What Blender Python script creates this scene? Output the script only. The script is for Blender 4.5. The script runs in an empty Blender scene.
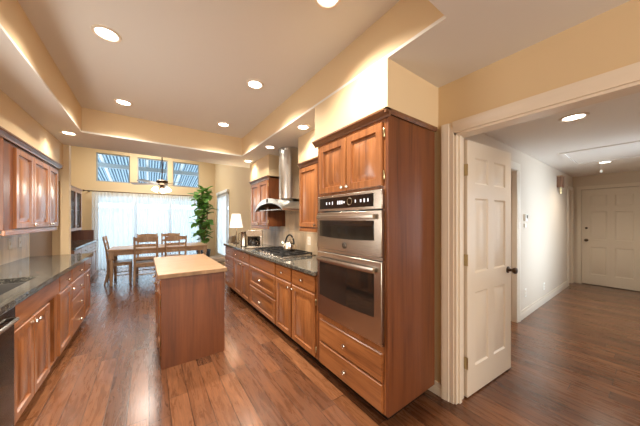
import bpy, math, random
from mathutils import Vector, Matrix
R = math.radians
random.seed(7)
S = bpy.context.scene
COL = S.collection

# ------------------------------------------------------------------ camera
FPX = 241.0
cam_d = bpy.data.cameras.new('camera')
cam = bpy.data.objects.new('camera', cam_d); COL.objects.link(cam)
cam_d.sensor_fit = 'HORIZONTAL'; cam_d.sensor_width = 36.0
cam_d.lens = 36.0 * FPX / 640.0
cam_d.shift_y = 6.8 / 640.0
cam_d.clip_start = 0.05; cam_d.clip_end = 200
cam.location = (0, 0, 1.39)
cam.rotation_euler = (R(90), 0, -math.atan((320 - 149) / FPX))
S.camera = cam

# ------------------------------------------------------------------ world, light, exposure
world = bpy.data.worlds.new('sky'); S.world = world; world.use_nodes = True
wn = world.node_tree.nodes; wl = world.node_tree.links
bg = wn['Background']
bg.inputs[0].default_value = (0.72, 0.88, 1.0, 1)
bg.inputs[1].default_value = 2.1

def light(name, kind, loc, energy, color, rot=(0, 0, 0), **kw):
    d = bpy.data.lights.new(name, kind); d.energy = energy; d.color = color
    for k, v in kw.items(): setattr(d, k, v)
    o = bpy.data.objects.new(name, d); COL.objects.link(o)
    o.location = loc; o.rotation_euler = rot
    return o
# added fill lamps, plus daylight from the window of the hall
light('fill_behind', 'AREA', (0.68, -3.3, 1.5), 44, (1.0, 0.95, 0.88), (R(90), 0, 0), shape='RECTANGLE', size=2.35, size_y=1.85)  # unseen fill lamp added behind the camera
light('fill_sink_side', 'AREA', (-1.26, 2.35, 1.54), 9, (1.0, 0.97, 0.92), (0, R(-90), 0), shape='RECTANGLE', size=0.99, size_y=1.13)  # fill lamp added on the sink wall, which has no window
light('daylight_hall', 'AREA', (5.05, -1.0, 1.35), 8, (0.72, 0.86, 1.0), (R(90), 0, 0), shape='RECTANGLE', size=0.8, size_y=1.7, spread=R(90))
light('dining_fill', 'AREA', (0.1, 7.85, 3.62), 26, (1.0, 0.95, 0.86), (0, 0, 0), shape='DISK', size=.8)  # bare disk added to brighten the dining walls, no fixture
CAN_W, LOW_W, HALL_W = 70, 12, 27
WARM = (1.0, 0.90, 0.77)

S.view_settings.view_transform = 'Standard'
S.view_settings.look = 'None'
S.view_settings.exposure = 1.5
S.view_settings.gamma = 1.0
S.view_settings.use_curve_mapping = False
S.cycles.use_denoising = True
S.cycles.max_bounces = 10
S.cycles.diffuse_bounces = 6
S.cycles.transparent_max_bounces = 12
S.cycles.caustics_reflective = False
S.cycles.caustics_refractive = False
S.cycles.sample_clamp_indirect = 6.0

# ------------------------------------------------------------------ materials
def srgb(r, g, b):
    f = lambda c: (c / 255 / 12.92) if c / 255 <= 0.04045 else ((c / 255 + 0.055) / 1.055) ** 2.4
    return (f(r), f(g), f(b), 1)

def new_mat(name):
    m = bpy.data.materials.new(name); m.use_nodes = True
    nt = m.node_tree
    return m, nt, nt.nodes['Principled BSDF']

def simple(name, col, rough=0.5, metal=0.0, coat=0.0, spec=0.5, bump=0.0, bscale=60.0, vary=0.0):
    m, nt, p = new_mat(name)
    p.inputs['Base Color'].default_value = col
    p.inputs['Roughness'].default_value = rough
    p.inputs['Metallic'].default_value = metal
    p.inputs['Coat Weight'].default_value = coat
    p.inputs['Specular IOR Level'].default_value = spec
    tc = nt.nodes.new('ShaderNodeTexCoord')
    nz = nt.nodes.new('ShaderNodeTexNoise'); nz.inputs['Scale'].default_value = bscale
    nz.inputs['Detail'].default_value = 4
    nt.links.new(tc.outputs['Object'], nz.inputs['Vector'])
    if vary:
        mx = nt.nodes.new('ShaderNodeMix'); mx.data_type = 'RGBA'
        mx.inputs['A'].default_value = tuple(c * (1 - vary) for c in col[:3]) + (1,)
        mx.inputs['B'].default_value = tuple(min(1, c * (1 + vary)) for c in col[:3]) + (1,)
        nt.links.new(nz.outputs['Fac'], mx.inputs['Factor'])
        nt.links.new(mx.outputs['Result'], p.inputs['Base Color'])
    if bump:
        b = nt.nodes.new('ShaderNodeBump'); b.inputs['Strength'].default_value = bump
        b.inputs['Distance'].default_value = 0.002
        nt.links.new(nz.outputs['Fac'], b.inputs['Height'])
        nt.links.new(b.outputs['Normal'], p.inputs['Normal'])
    return m

def wood(name, c_dark, c_mid, c_light, axis='Z', rough=0.3, coat=0.35, scale=1.0):
    m, nt, p = new_mat(name)
    N, L = nt.nodes, nt.links
    tc = N.new('ShaderNodeTexCoord'); mp = N.new('ShaderNodeMapping')
    s = {'X': (1.2, 16, 16), 'Y': (16, 1.2, 16), 'Z': (16, 16, 1.2)}[axis]
    mp.inputs['Scale'].default_value = tuple(v * scale for v in s)
    L.new(tc.outputs['Object'], mp.inputs['Vector'])
    n1 = N.new('ShaderNodeTexNoise'); n1.inputs['Scale'].default_value = 1.0
    n1.inputs['Detail'].default_value = 5; n1.inputs['Roughness'].default_value = 0.6
    n1.inputs['Distortion'].default_value = 0.9
    L.new(mp.outputs['Vector'], n1.inputs['Vector'])
    mp2 = N.new('ShaderNodeMapping')
    s2 = {'X': (4, 110, 110), 'Y': (110, 4, 110), 'Z': (110, 110, 4)}[axis]
    mp2.inputs['Scale'].default_value = tuple(v * scale for v in s2)
    L.new(tc.outputs['Object'], mp2.inputs['Vector'])
    n2 = N.new('ShaderNodeTexNoise'); n2.inputs['Scale'].default_value = 1.0; n2.inputs['Detail'].default_value = 2
    L.new(mp2.outputs['Vector'], n2.inputs['Vector'])
    add = N.new('ShaderNodeMath'); add.operation = 'MULTIPLY_ADD'
    add.inputs[1].default_value = 0.35
    L.new(n2.outputs['Fac'], add.inputs[0])
    sc = N.new('ShaderNodeMath'); sc.operation = 'MULTIPLY_ADD'
    sc.inputs[1].default_value = 0.8; sc.inputs[2].default_value = -0.06
    L.new(n1.outputs['Fac'], sc.inputs[0]); L.new(sc.outputs[0], add.inputs[2])
    cr = N.new('ShaderNodeValToRGB')
    e = cr.color_ramp.elements
    e[0].position = 0.30; e[0].color = c_dark
    e[1].position = 0.78; e[1].color = c_light
    k = e.new(0.5); k.color = c_mid
    L.new(add.outputs[0], cr.inputs['Fac'])
    L.new(cr.outputs['Color'], p.inputs['Base Color'])
    p.inputs['Roughness'].default_value = rough
    p.inputs['Coat Weight'].default_value = coat
    p.inputs['Coat Roughness'].default_value = 0.2
    b = N.new('ShaderNodeBump'); b.inputs['Strength'].default_value = 0.08; b.inputs['Distance'].default_value = 0.001
    L.new(add.outputs[0], b.inputs['Height']); L.new(b.outputs['Normal'], p.inputs['Normal'])
    return m

WD = (srgb(98, 54, 26), srgb(142, 88, 48), srgb(172, 114, 68))
M = {}
M['wood_v'] = wood('cabinet_wood_upright', *WD, axis='Z')
M['wood_h'] = wood('cabinet_wood_lengthwise', *WD, axis='Y')
M['wood_x'] = wood('cabinet_wood_crosswise', *WD, axis='X')
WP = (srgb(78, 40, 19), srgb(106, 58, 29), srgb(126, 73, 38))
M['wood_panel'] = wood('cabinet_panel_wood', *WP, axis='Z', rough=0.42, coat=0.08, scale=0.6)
M['crown'] = wood('crown_wood', srgb(86, 54, 36), srgb(112, 74, 48), srgb(132, 92, 62), axis='Y', rough=0.35)
M['hutch'] = wood('hutch_wood', srgb(112, 76, 56), srgb(140, 102, 78), srgb(162, 126, 100), axis='Z', rough=0.35)
M['oak'] = wood('table_oak', srgb(152, 118, 86), srgb(184, 148, 112), srgb(208, 174, 138), axis='X', rough=0.4, coat=0.2)
M['oak_v'] = wood('chair_oak', srgb(150, 120, 92), srgb(182, 150, 118), srgb(206, 176, 144), axis='Z', rough=0.4, coat=0.2)
M['toe'] = simple('toe_kick_dark', srgb(26, 16, 11), 0.8, spec=.2)
M['paint'] = simple('tan_wall_paint', srgb(214, 191, 154), 0.6, spec=0.25, bump=0.12, bscale=180)
M['paint_hall'] = simple('pale_hall_paint', srgb(214, 200, 182), 0.6, spec=0.25, bump=0.12, bscale=180)
M['ceiling'] = simple('ceiling_paint', srgb(222, 220, 214), 0.7, spec=0.2, bump=0.2, bscale=220)
M['ceil_hall'] = simple('hall_ceiling_paint', srgb(236, 230, 222), 0.7, spec=0.2, bump=0.2, bscale=220)
M['paint_unlit'] = simple('unlit_recess_paint', srgb(150, 132, 116), 0.6, spec=0.25, bump=0.1, bscale=180)  # wall paint darkened to stand in for the unlit recess side
M['white'] = simple('white_semigloss', srgb(226, 214, 196), 0.32, spec=0.5)
M['white_vinyl'] = simple('white_vinyl', srgb(232, 234, 234), 0.4)
M['steel'] = simple('brushed_steel', srgb(196, 187, 176), 0.26, metal=1.0, bump=0.05, bscale=300)
M['steel_hood'] = simple('polished_steel', srgb(206, 204, 200), 0.3, metal=1.0)
M['chrome'] = simple('nickel', srgb(214, 206, 194), 0.18, metal=1.0)
M['brass'] = simple('aged_bronze', srgb(86, 70, 56), 0.35, metal=1.0)
M['brass_hinge'] = simple('hinge_brass', srgb(190, 170, 130), 0.3, metal=1.0)
M['black'] = simple('black_gloss', srgb(22, 20, 20), 0.12, spec=0.6)
M['black_matte'] = simple('black_iron', srgb(26, 26, 27), 0.45)
M['glass_dark'] = simple('oven_glass', srgb(38, 34, 31), 0.06, spec=0.8)
M['plate'] = simple('outlet_plastic', srgb(240, 236, 226), 0.4)
M['fabric'] = simple('grey_upholstery', srgb(150, 138, 124), 0.9, bump=0.5, bscale=250, vary=0.25)
M['pot'] = simple('blue_grey_pot', srgb(52, 64, 78), 0.35)
M['soil'] = simple('potting_soil', srgb(54, 40, 30), 0.95, bump=0.8, bscale=90)
M['trunk'] = simple('plant_trunk', srgb(112, 86, 60), 0.8, bump=0.5, bscale=60)
M['concrete'] = simple('patio_concrete', srgb(190, 190, 186), 0.85, bump=0.2, bscale=20, vary=0.08)
M['fence'] = simple('white_block_wall', srgb(214, 218, 220), 0.8, vary=0.05)
M['beam'] = simple('patio_beam_grey', srgb(150, 156, 158), 0.6)
M['led'] = None

def emit(name, col, strength):
    m, nt, p = new_mat(name)
    p.inputs['Base Color'].default_value = (0.8, 0.8, 0.8, 1)
    p.inputs['Emission Color'].default_value = col
    p.inputs['Emission Strength'].default_value = strength
    return m
M['lens'] = emit('lamp_lens', (1.0, 0.94, 0.84, 1), 5.0)
M['bulb'] = emit('frosted_shade_lit', (1.0, 0.95, 0.88, 1), 3.0)
M['shade'] = emit('lamp_shade_lit', (1.0, 0.90, 0.74, 1), 0.35)
M['led'] = emit('panel_led', (0.95, 0.9, 1.0, 1), 0.35)

def glass(name, tint=(1, 1, 1, 1), refl=0.03):
    m, nt, p = new_mat(name)
    N, L = nt.nodes, nt.links
    t = N.new('ShaderNodeBsdfTransparent'); t.inputs[0].default_value = tint
    g = N.new('ShaderNodeBsdfGlossy'); g.inputs['Roughness'].default_value = 0.02
    mx = N.new('ShaderNodeMixShader'); mx.inputs[0].default_value = refl
    L.new(t.outputs[0], mx.inputs[1]); L.new(g.outputs[0], mx.inputs[2])
    L.new(mx.outputs[0], N['Material Output'].inputs['Surface'])
    return m
M['glass'] = glass('window_glass', (0.96, 0.98, 1, 1))
M['glass_cab'] = glass('cabinet_glass', (0.85, 0.82, 0.76, 1), 0.08)

def translucent(name, col, see=0.3, trans=0.6):
    m, nt, p = new_mat(name)
    N, L = nt.nodes, nt.links
    d = N.new('ShaderNodeBsdfDiffuse'); d.inputs[0].default_value = col
    t = N.new('ShaderNodeBsdfTranslucent'); t.inputs[0].default_value = col
    m1 = N.new('ShaderNodeMixShader'); m1.inputs[0].default_value = trans
    L.new(d.outputs[0], m1.inputs[1]); L.new(t.outputs[0], m1.inputs[2])
    tr = N.new('ShaderNodeBsdfTransparent')
    m2 = N.new('ShaderNodeMixShader'); m2.inputs[0].default_value = see
    L.new(m1.outputs[0], m2.inputs[1]); L.new(tr.outputs[0], m2.inputs[2])
    L.new(m2.outputs[0], N['Material Output'].inputs['Surface'])
    return m
M['sheer'] = translucent('sheer_fabric', srgb(238, 243, 248), 0.30, 0.65)
M['blind'] = translucent('vertical_blind_vinyl', srgb(236, 236, 234), 0.0, 0.35)
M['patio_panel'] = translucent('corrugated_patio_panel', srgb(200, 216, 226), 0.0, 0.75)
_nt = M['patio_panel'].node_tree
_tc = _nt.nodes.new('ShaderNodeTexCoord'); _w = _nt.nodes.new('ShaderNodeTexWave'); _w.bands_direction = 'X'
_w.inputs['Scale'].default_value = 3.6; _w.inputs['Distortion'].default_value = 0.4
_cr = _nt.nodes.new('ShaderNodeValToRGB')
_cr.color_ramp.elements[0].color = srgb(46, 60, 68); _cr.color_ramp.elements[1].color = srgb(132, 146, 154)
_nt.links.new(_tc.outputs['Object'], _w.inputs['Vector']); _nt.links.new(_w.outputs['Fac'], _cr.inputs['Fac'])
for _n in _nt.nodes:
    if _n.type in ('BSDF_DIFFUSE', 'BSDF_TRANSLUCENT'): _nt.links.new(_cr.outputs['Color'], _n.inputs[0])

def leaf_mat():
    m, nt, p = new_mat('fig_leaf')
    N, L = nt.nodes, nt.links
    oi = N.new('ShaderNodeTexCoord'); nz = N.new('ShaderNodeTexNoise'); nz.inputs['Scale'].default_value = 5
    L.new(oi.outputs['Object'], nz.inputs['Vector'])
    cr = N.new('ShaderNodeValToRGB'); e = cr.color_ramp.elements
    e[0].position = 0.35; e[0].color = srgb(66, 112, 50)
    e[1].position = 0.7; e[1].color = srgb(150, 190, 104)
    L.new(nz.outputs['Fac'], cr.inputs['Fac']); L.new(cr.outputs['Color'], p.inputs['Base Color'])
    p.inputs['Roughness'].default_value = 0.35
    t = N.new('ShaderNodeBsdfTranslucent'); t.inputs[0].default_value = srgb(120, 170, 70)
    mx = N.new('ShaderNodeMixShader'); mx.inputs[0].default_value = 0.3
    L.new(p.outputs[0], mx.inputs[1]); L.new(t.outputs[0], mx.inputs[2])
    L.new(mx.outputs[0], N['Material Output'].inputs['Surface'])
    return m
M['leaf'] = leaf_mat()

def node_math(nt, op, a, b=None, c=None):
    n = nt.nodes.new('ShaderNodeMath'); n.operation = op
    for i, v in enumerate((a, b, c)):
        if v is None: continue
        if isinstance(v, (int, float)): n.inputs[i].default_value = v
        else: nt.links.new(v, n.inputs[i])
    return n.outputs[0]

def planks(name, cols, width, length, along='Y', rough=0.28, gap=0.004, grain=1.0, coat=0.0):
    m, nt, p = new_mat(name)
    N, L = nt.nodes, nt.links
    tc = N.new('ShaderNodeTexCoord'); sp = N.new('ShaderNodeSeparateXYZ')
    L.new(tc.outputs['Object'], sp.inputs[0])
    a, b = (sp.outputs['X'], sp.outputs['Y']) if along == 'Y' else (sp.outputs['Y'], sp.outputs['X'])
    u = node_math(nt, 'DIVIDE', a, width)
    row = node_math(nt, 'FLOOR', u)
    wn1 = N.new('ShaderNodeTexWhiteNoise'); wn1.noise_dimensions = '1D'
    L.new(row, wn1.inputs['W'])
    v = node_math(nt, 'ADD', node_math(nt, 'DIVIDE', b, length), node_math(nt, 'MULTIPLY', wn1.outputs['Value'], 7.3))
    pl = node_math(nt, 'FLOOR', v)
    cb = N.new('ShaderNodeCombineXYZ'); L.new(row, cb.inputs[0]); L.new(pl, cb.inputs[1])
    wn2 = N.new('ShaderNodeTexWhiteNoise'); wn2.noise_dimensions = '2D'
    L.new(cb.outputs[0], wn2.inputs['Vector'])
    fu = node_math(nt, 'FRACT', u); fv = node_math(nt, 'FRACT', v)
    du = node_math(nt, 'MULTIPLY', node_math(nt, 'MINIMUM', fu, node_math(nt, 'SUBTRACT', 1.0, fu)), width)
    dv = node_math(nt, 'MULTIPLY', node_math(nt, 'MINIMUM', fv, node_math(nt, 'SUBTRACT', 1.0, fv)), length)
    edge = node_math(nt, 'MINIMUM', du, dv)
    seam = N.new('ShaderNodeMapRange'); seam.inputs['From Min'].default_value = gap * 0.25
    seam.inputs['From Max'].default_value = gap
    L.new(edge, seam.inputs['Value'])
    # grain, shifted per plank
    mp = N.new('ShaderNodeCombineXYZ')
    L.new(node_math(nt, 'MULTIPLY', a, 22.0 * grain), mp.inputs[0])
    L.new(node_math(nt, 'MULTIPLY', b, 2.6 * grain), mp.inputs[1])
    L.new(node_math(nt, 'MULTIPLY', wn2.outputs['Value'], 40.0), mp.inputs[2])
    nz = N.new('ShaderNodeTexNoise'); nz.inputs['Scale'].default_value = 1.0
    nz.inputs['Detail'].default_value = 8; nz.inputs['Roughness'].default_value = 0.7
    nz.inputs['Distortion'].default_value = 0.8
    L.new(mp.outputs[0], nz.inputs['Vector'])
    f = node_math(nt, 'ADD', node_math(nt, 'MULTIPLY', nz.outputs['Fac'], 0.75),
                  node_math(nt, 'MULTIPLY_ADD', wn2.outputs['Value'], 0.28, -0.01))
    cr = N.new('ShaderNodeValToRGB'); e = cr.color_ramp.elements
    e[0].position = 0.16; e[0].color = cols[0]; e[1].position = 0.86; e[1].color = cols[-1]
    for i, c in enumerate(cols[1:-1]):
        k = e.new(0.16 + 0.70 * (i + 1) / (len(cols) - 1)); k.color = c
    L.new(f, cr.inputs['Fac'])
    mx = N.new('ShaderNodeMix'); mx.data_type = 'RGBA'
    mx.inputs['A'].default_value = tuple(c * 0.55 for c in cols[0][:3]) + (1,)
    fp = N.new('ShaderNodeCombineXYZ')
    L.new(node_math(nt, 'MULTIPLY', a, 170.0), fp.inputs[0]); L.new(node_math(nt, 'MULTIPLY', b, 9.0), fp.inputs[1])
    L.new(node_math(nt, 'MULTIPLY', wn2.outputs['Value'], 60.0), fp.inputs[2])
    fn_ = N.new('ShaderNodeTexNoise'); fn_.inputs['Scale'].default_value = 1.0; fn_.inputs['Detail'].default_value = 3
    L.new(fp.outputs[0], fn_.inputs['Vector'])
    fr = N.new('ShaderNodeMapRange'); fr.inputs['From Min'].default_value = 0.3; fr.inputs['From Max'].default_value = 0.7
    fr.inputs['To Min'].default_value = 0.72; fr.inputs['To Max'].default_value = 1.22
    L.new(fn_.outputs['Fac'], fr.inputs['Value'])
    fm = N.new('ShaderNodeMix'); fm.data_type = 'RGBA'; fm.blend_type = 'MULTIPLY'; fm.inputs['Factor'].default_value = 1
    L.new(cr.outputs['Color'], fm.inputs['A']); L.new(fr.outputs['Result'], fm.inputs['B'])
    L.new(seam.outputs['Result'], mx.inputs['Factor']); L.new(fm.outputs['Result'], mx.inputs['B'])
    L.new(mx.outputs['Result'], p.inputs['Base Color'])
    rg = node_math(nt, 'MULTIPLY_ADD', nz.outputs['Fac'], 0.22, rough - 0.11)
    L.new(rg, p.inputs['Roughness'])
    p.inputs['Specular IOR Level'].default_value = 0.3
    h = node_math(nt, 'ADD', node_math(nt, 'MULTIPLY', seam.outputs['Result'], 1.0),
                  node_math(nt, 'MULTIPLY', nz.outputs['Fac'], 0.5))
    bp = N.new('ShaderNodeBump'); bp.inputs['Strength'].default_value = 0.12; bp.inputs['Distance'].default_value = 0.003
    p.inputs['Coat Weight'].default_value = coat; p.inputs['Coat Roughness'].default_value = 0.2
    L.new(h, bp.inputs['Height']); L.new(bp.outputs['Normal'], p.inputs['Normal'])
    return m
M['floor'] = planks('hand_scraped_plank_floor', [srgb(46, 26, 16), srgb(92, 56, 34), srgb(120, 77, 49), srgb(156, 108, 73)], 0.127, 1.15, gap=.0032, coat=.55)
M['butcher'] = planks('butcher_block', [srgb(120, 92, 65), srgb(137, 108, 79), srgb(151, 122, 92)], 0.04, 0.45, along='X', rough=0.45, gap=0.0008, grain=1.5)
M['tile'] = None

def granite():
    m, nt, p = new_mat('dark_granite')
    N, L = nt.nodes, nt.links
    tc = N.new('ShaderNodeTexCoord')
    v = N.new('ShaderNodeTexVoronoi'); v.inputs['Scale'].default_value = 140
    n = N.new('ShaderNodeTexNoise'); n.inputs['Scale'].default_value = 38; n.inputs['Detail'].default_value = 6
    L.new(tc.outputs['Object'], v.inputs['Vector']); L.new(tc.outputs['Object'], n.inputs['Vector'])
    f = node_math(nt, 'ADD', node_math(nt, 'MULTIPLY', v.outputs['Color'], 0.45), node_math(nt, 'MULTIPLY', n.outputs['Fac'], 0.6))
    cr = N.new('ShaderNodeValToRGB'); e = cr.color_ramp.elements
    e[0].position = 0.3; e[0].color = srgb(40, 38, 36); e[1].position = 0.85; e[1].color = srgb(150, 142, 128)
    k = e.new(0.55); k.color = srgb(76, 74, 68)
    L.new(f, cr.inputs['Fac']); L.new(cr.outputs['Color'], p.inputs['Base Color'])
    p.inputs['Roughness'].default_value = 0.08; p.inputs['Specular IOR Level'].default_value = 0.7
    return m
M['granite'] = granite()

def tiles(name, cols, w, h, along='Y'):
    m, nt, p = new_mat(name)
    N, L = nt.nodes, nt.links
    tc = N.new('ShaderNodeTexCoord'); sp = N.new('ShaderNodeSeparateXYZ'); cb = N.new('ShaderNodeCombineXYZ')
    L.new(tc.outputs['Object'], sp.inputs[0])
    L.new(sp.outputs[along], cb.inputs[0]); L.new(sp.outputs['Z'], cb.inputs[1])
    br = N.new('ShaderNodeTexBrick'); br.offset = 0.0
    br.inputs['Scale'].default_value = 1.0; br.inputs['Brick Width'].default_value = w
    br.inputs['Row Height'].default_value = h; br.inputs['Mortar Size'].default_value = 0.0025
    br.inputs['Color1'].default_value = cols[0]; br.inputs['Color2'].default_value = cols[1]
    br.inputs['Mortar'].default_value = cols[2]
    L.new(cb.outputs[0], br.inputs['Vector'])
    nz = N.new('ShaderNodeTexNoise'); nz.inputs['Scale'].default_value = 9; nz.inputs['Detail'].default_value = 5
    mp = N.new('ShaderNodeMapping'); mp.inputs['Scale'].default_value = (1, 1, 0.35)
    L.new(tc.outputs['Object'], mp.inputs[0]); L.new(mp.outputs[0], nz.inputs['Vector'])
    mr = N.new('ShaderNodeMapRange'); mr.inputs['To Min'].default_value = 0.72; mr.inputs['To Max'].default_value = 1.25
    mr.inputs['From Min'].default_value = 0.25; mr.inputs['From Max'].default_value = 0.75
    L.new(nz.outputs['Fac'], mr.inputs['Value'])
    mx = N.new('ShaderNodeMix'); mx.data_type = 'RGBA'; mx.blend_type = 'MULTIPLY'; mx.inputs['Factor'].default_value = 1
    L.new(br.outputs['Color'], mx.inputs['A']); L.new(mr.outputs['Result'], mx.inputs['B'])
    L.new(mx.outputs['Result'], p.inputs['Base Color'])
    p.inputs['Roughness'].default_value = 0.28
    bp = N.new('ShaderNodeBump'); bp.inputs['Strength'].default_value = 0.25; bp.inputs['Distance'].default_value = 0.002
    bp.invert = True
    L.new(br.outputs['Fac'], bp.inputs['Height']); L.new(bp.outputs['Normal'], p.inputs['Normal'])
    return m
M['tile'] = tiles('travertine_tile', (srgb(222, 200, 170), srgb(206, 182, 150), srgb(184, 162, 136)), 0.15, 0.3)

# ------------------------------------------------------------------ mesh helpers
class MB:
    def __init__(s): s.v = []; s.f = []
    def add(s, vs, fs):
        b = len(s.v); s.v += [Vector(p) for p in vs]; s.f += [tuple(i + b for i in f) for f in fs]; return s
    def box(s, x0, x1, y0, y1, z0, z1):
        vs = [(x0, y0, z0), (x1, y0, z0), (x1, y1, z0), (x0, y1, z0), (x0, y0, z1), (x1, y0, z1), (x1, y1, z1), (x0, y1, z1)]
        return s.add(vs, [(0, 3, 2, 1), (4, 5, 6, 7), (0, 1, 5, 4), (1, 2, 6, 5), (2, 3, 7, 6), (3, 0, 4, 7)])
    def rings(s, O, U, V, N, w, h, prof):
        O, U, V, N = Vector(O), Vector(U), Vector(V), Vector(N)
        vs, fs = [], []
        for ins, d in prof:
            for a, b in ((ins, ins), (w - ins, ins), (w - ins, h - ins), (ins, h - ins)):
                vs.append(O + U * a + V * b + N * d)
        for k in range(len(prof) - 1):
            for j in range(4):
                fs.append((k * 4 + j, k * 4 + (j + 1) % 4, k * 4 + 4 + (j + 1) % 4, k * 4 + 4 + j))
        n = (len(prof) - 1) * 4
        fs.append((n, n + 1, n + 2, n + 3)); fs.append((3, 2, 1, 0))
        return s.add(vs, fs)
    def lathe(s, base, axis, prof, seg=16, caps=True):
        base, ax = Vector(base), Vector(axis).normalized()
        t = Vector((0, 0, 1)) if abs(ax.z) < 0.9 else Vector((1, 0, 0))
        u = ax.cross(t).normalized(); w = ax.cross(u)
        vs, fs = [], []
        for r, h in prof:
            for k in range(seg):
                a = 2 * math.pi * k / seg
                vs.append(base + ax * h + (u * math.cos(a) + w * math.sin(a)) * r)
        for i in range(len(prof) - 1):
            for k in range(seg):
                k2 = (k + 1) % seg
                fs.append((i * seg + k, i * seg + k2, (i + 1) * seg + k2, (i + 1) * seg + k))
        if caps:
            fs.append(tuple(reversed(range(seg)))); n = (len(prof) - 1) * seg
            fs.append(tuple(range(n, n + seg)))
        return s.add(vs, fs)
    def tube(s, pts, r, seg=8):
        pts = [Vector(p) for p in pts]
        rr = r if isinstance(r, (list, tuple)) else [r] * len(pts)
        vs, fs = [], []
        for i, p in enumerate(pts):
            d = (pts[min(i + 1, len(pts) - 1)] - pts[max(i - 1, 0)]).normalized()
            t = Vector((0, 0, 1)) if abs(d.z) < 0.9 else Vector((0, 1, 0))
            u = d.cross(t).normalized(); w = d.cross(u)
            for k in range(seg):
                a = 2 * math.pi * k / seg
                vs.append(p + (u * math.cos(a) + w * math.sin(a)) * rr[i])
        for i in range(len(pts) - 1):
            for k in range(seg):
                k2 = (k + 1) % seg
                fs.append((i * seg + k, i * seg + k2, (i + 1) * seg + k2, (i + 1) * seg + k))
        fs.append(tuple(reversed(range(seg)))); n = (len(pts) - 1) * seg
        fs.append(tuple(range(n, n + seg)))
        return s.add(vs, fs)
    def prism(s, poly, axis, a0, a1):
        # poly in the other two axes, extruded along axis from a0 to a1
        def P(p, a):
            return {'X': (a, p[0], p[1]), 'Y': (p[0], a, p[1]), 'Z': (p[0], p[1], a)}[axis]
        n = len(poly)
        vs = [P(p, a0) for p in poly] + [P(p, a1) for p in poly]
        fs = [(i, (i + 1) % n, n + (i + 1) % n, n + i) for i in range(n)]
        fs += [tuple(reversed(range(n))), tuple(range(n, 2 * n))]
        return s.add(vs, fs)
    def xform(s, mat):
        s.v = [mat @ p for p in s.v]; return s
    def build(s, name, mat, parent=None, bevel=0.0, smooth=True, local=False):
        me = bpy.data.meshes.new(name)
        off = Vector((0, 0, 0))
        if parent is not None and not local:
            r = parent
            while r.parent: r = r.parent
            off = r.location
        me.from_pydata([tuple(p - off) for p in s.v], [], s.f)
        import bmesh
        bm = bmesh.new(); bm.from_mesh(me)
        bmesh.ops.recalc_face_normals(bm, faces=bm.faces); bm.to_mesh(me); bm.free()
        if smooth:
            me.shade_smooth(); me.set_sharp_from_angle(angle=R(32))
        o = bpy.data.objects.new(name, me); COL.objects.link(o)
        me.materials.append(M[mat] if isinstance(mat, str) else mat)
        if parent is not None: o.parent = parent
        if bevel:
            b = o.modifiers.new('bevel', 'BEVEL'); b.width = bevel; b.segments = 2; b.limit_method = 'ANGLE'
            b.angle_limit = R(40); b.harden_normals = False
        return o

def thing(name, label, cat, loc=(0, 0, 0), rz=0, group=None):
    o = bpy.data.objects.new(name, None); COL.objects.link(o)
    o.location = loc; o.rotation_euler = (0, 0, rz); o.empty_display_size = 0.1
    return tag(o, label, cat, group)
def tag(o, label, cat, group=None):
    o['label'] = label; o['category'] = cat
    if group: o['group'] = group
    return o
def struct(o, label=None):
    o['kind'] = 'structure'
    if label: o['label'] = label
    return o
def copy_tree(o, parent=None):
    c = o.copy(); COL.objects.link(c)
    if parent is not None: c.parent = parent
    for ch in list(o.children): copy_tree(ch, c)
    return c

AX = {'+X': ((0, 1, 0), (1, 0, 0)), '-X': ((0, -1, 0), (-1, 0, 0)), '-Y': ((1, 0, 0), (0, -1, 0)), '+Y': ((-1, 0, 0), (0, 1, 0))}
def face_frame(N, a0, a1, z0, plane):
    U, n = AX[N]
    a = a0 if N in ('+X', '-Y') else a1
    O = (plane, a, z0) if N[1] == 'X' else (a, plane, z0)
    return O, U, n
SLAB = [(0, 0), (0, 0.014), (0.006, 0.020)]
RAISED = [(0, 0), (0, 0.015), (0.005, 0.020), (0.052, 0.020), (0.057, 0.004), (0.068, 0.004), (0.104, 0.017)]
def front(mb, N, a0, a1, z0, z1, plane, raised):
    O, U, n = face_frame(N, a0, a1, z0, plane)
    w, h = abs(a1 - a0), z1 - z0
    prof = SLAB
    if raised:
        k = min(1.0, min(w, h) / 0.30)
        prof = [(i if i < 0.01 else i * k, d) for i, d in RAISED]
    return mb.rings(O, U, (0, 0, 1), n, w, h, prof)
KNOB = [(0.006, 0), (0.006, 0.012), (0.0125, 0.016), (0.0155, 0.022), (0.0135, 0.029), (0.006, 0.032)]
def knob_at(parent, N, a, z, plane):
    n = AX[N][1]
    p = (plane, a, z) if N[1] == 'X' else (a, plane, z)
    return MB().lathe(p, n, KNOB, 12).build('knob', 'chrome', parent)
def hinge_at(parent, N, a, z, plane):
    n = Vector(AX[N][1])
    p = Vector((plane, a, z)) if N[1] == 'X' else Vector((a, plane, z))
    return MB().lathe(p + n * 0.006 - Vector((0, 0, 0.03)), (0, 0, 1), [(0.003, 0), (0.0065, 0.006), (0.0065, 0.054), (0.003, 0.06)], 8).build('hinge', 'brass_hinge', parent)
def cab_fronts(t, N, plane, fronts):
    """fronts: (kind, a0, a1, z0, z1, knob list of (a, z), hinge a or None)"""
    n = 1 if N[0] == '+' else -1
    for kind, a0, a1, z0, z1, knobs, hg in fronts:
        raised = kind in ('door', 'drawer_raised')
        nm = 'door' if kind == 'door' else 'drawer'
        mat = 'wood_v' if nm == 'door' else 'wood_h'
        o = front(MB(), N, a0, a1, z0, z1, plane, raised).build(nm, mat, t)
        for ka, kz in knobs: knob_at(o, N, ka, kz, plane + n * 0.0195)
        if hg is not None:
            for hz in (z0 + 0.07, z1 - 0.07): hinge_at(o, N, hg, hz, plane)

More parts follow.
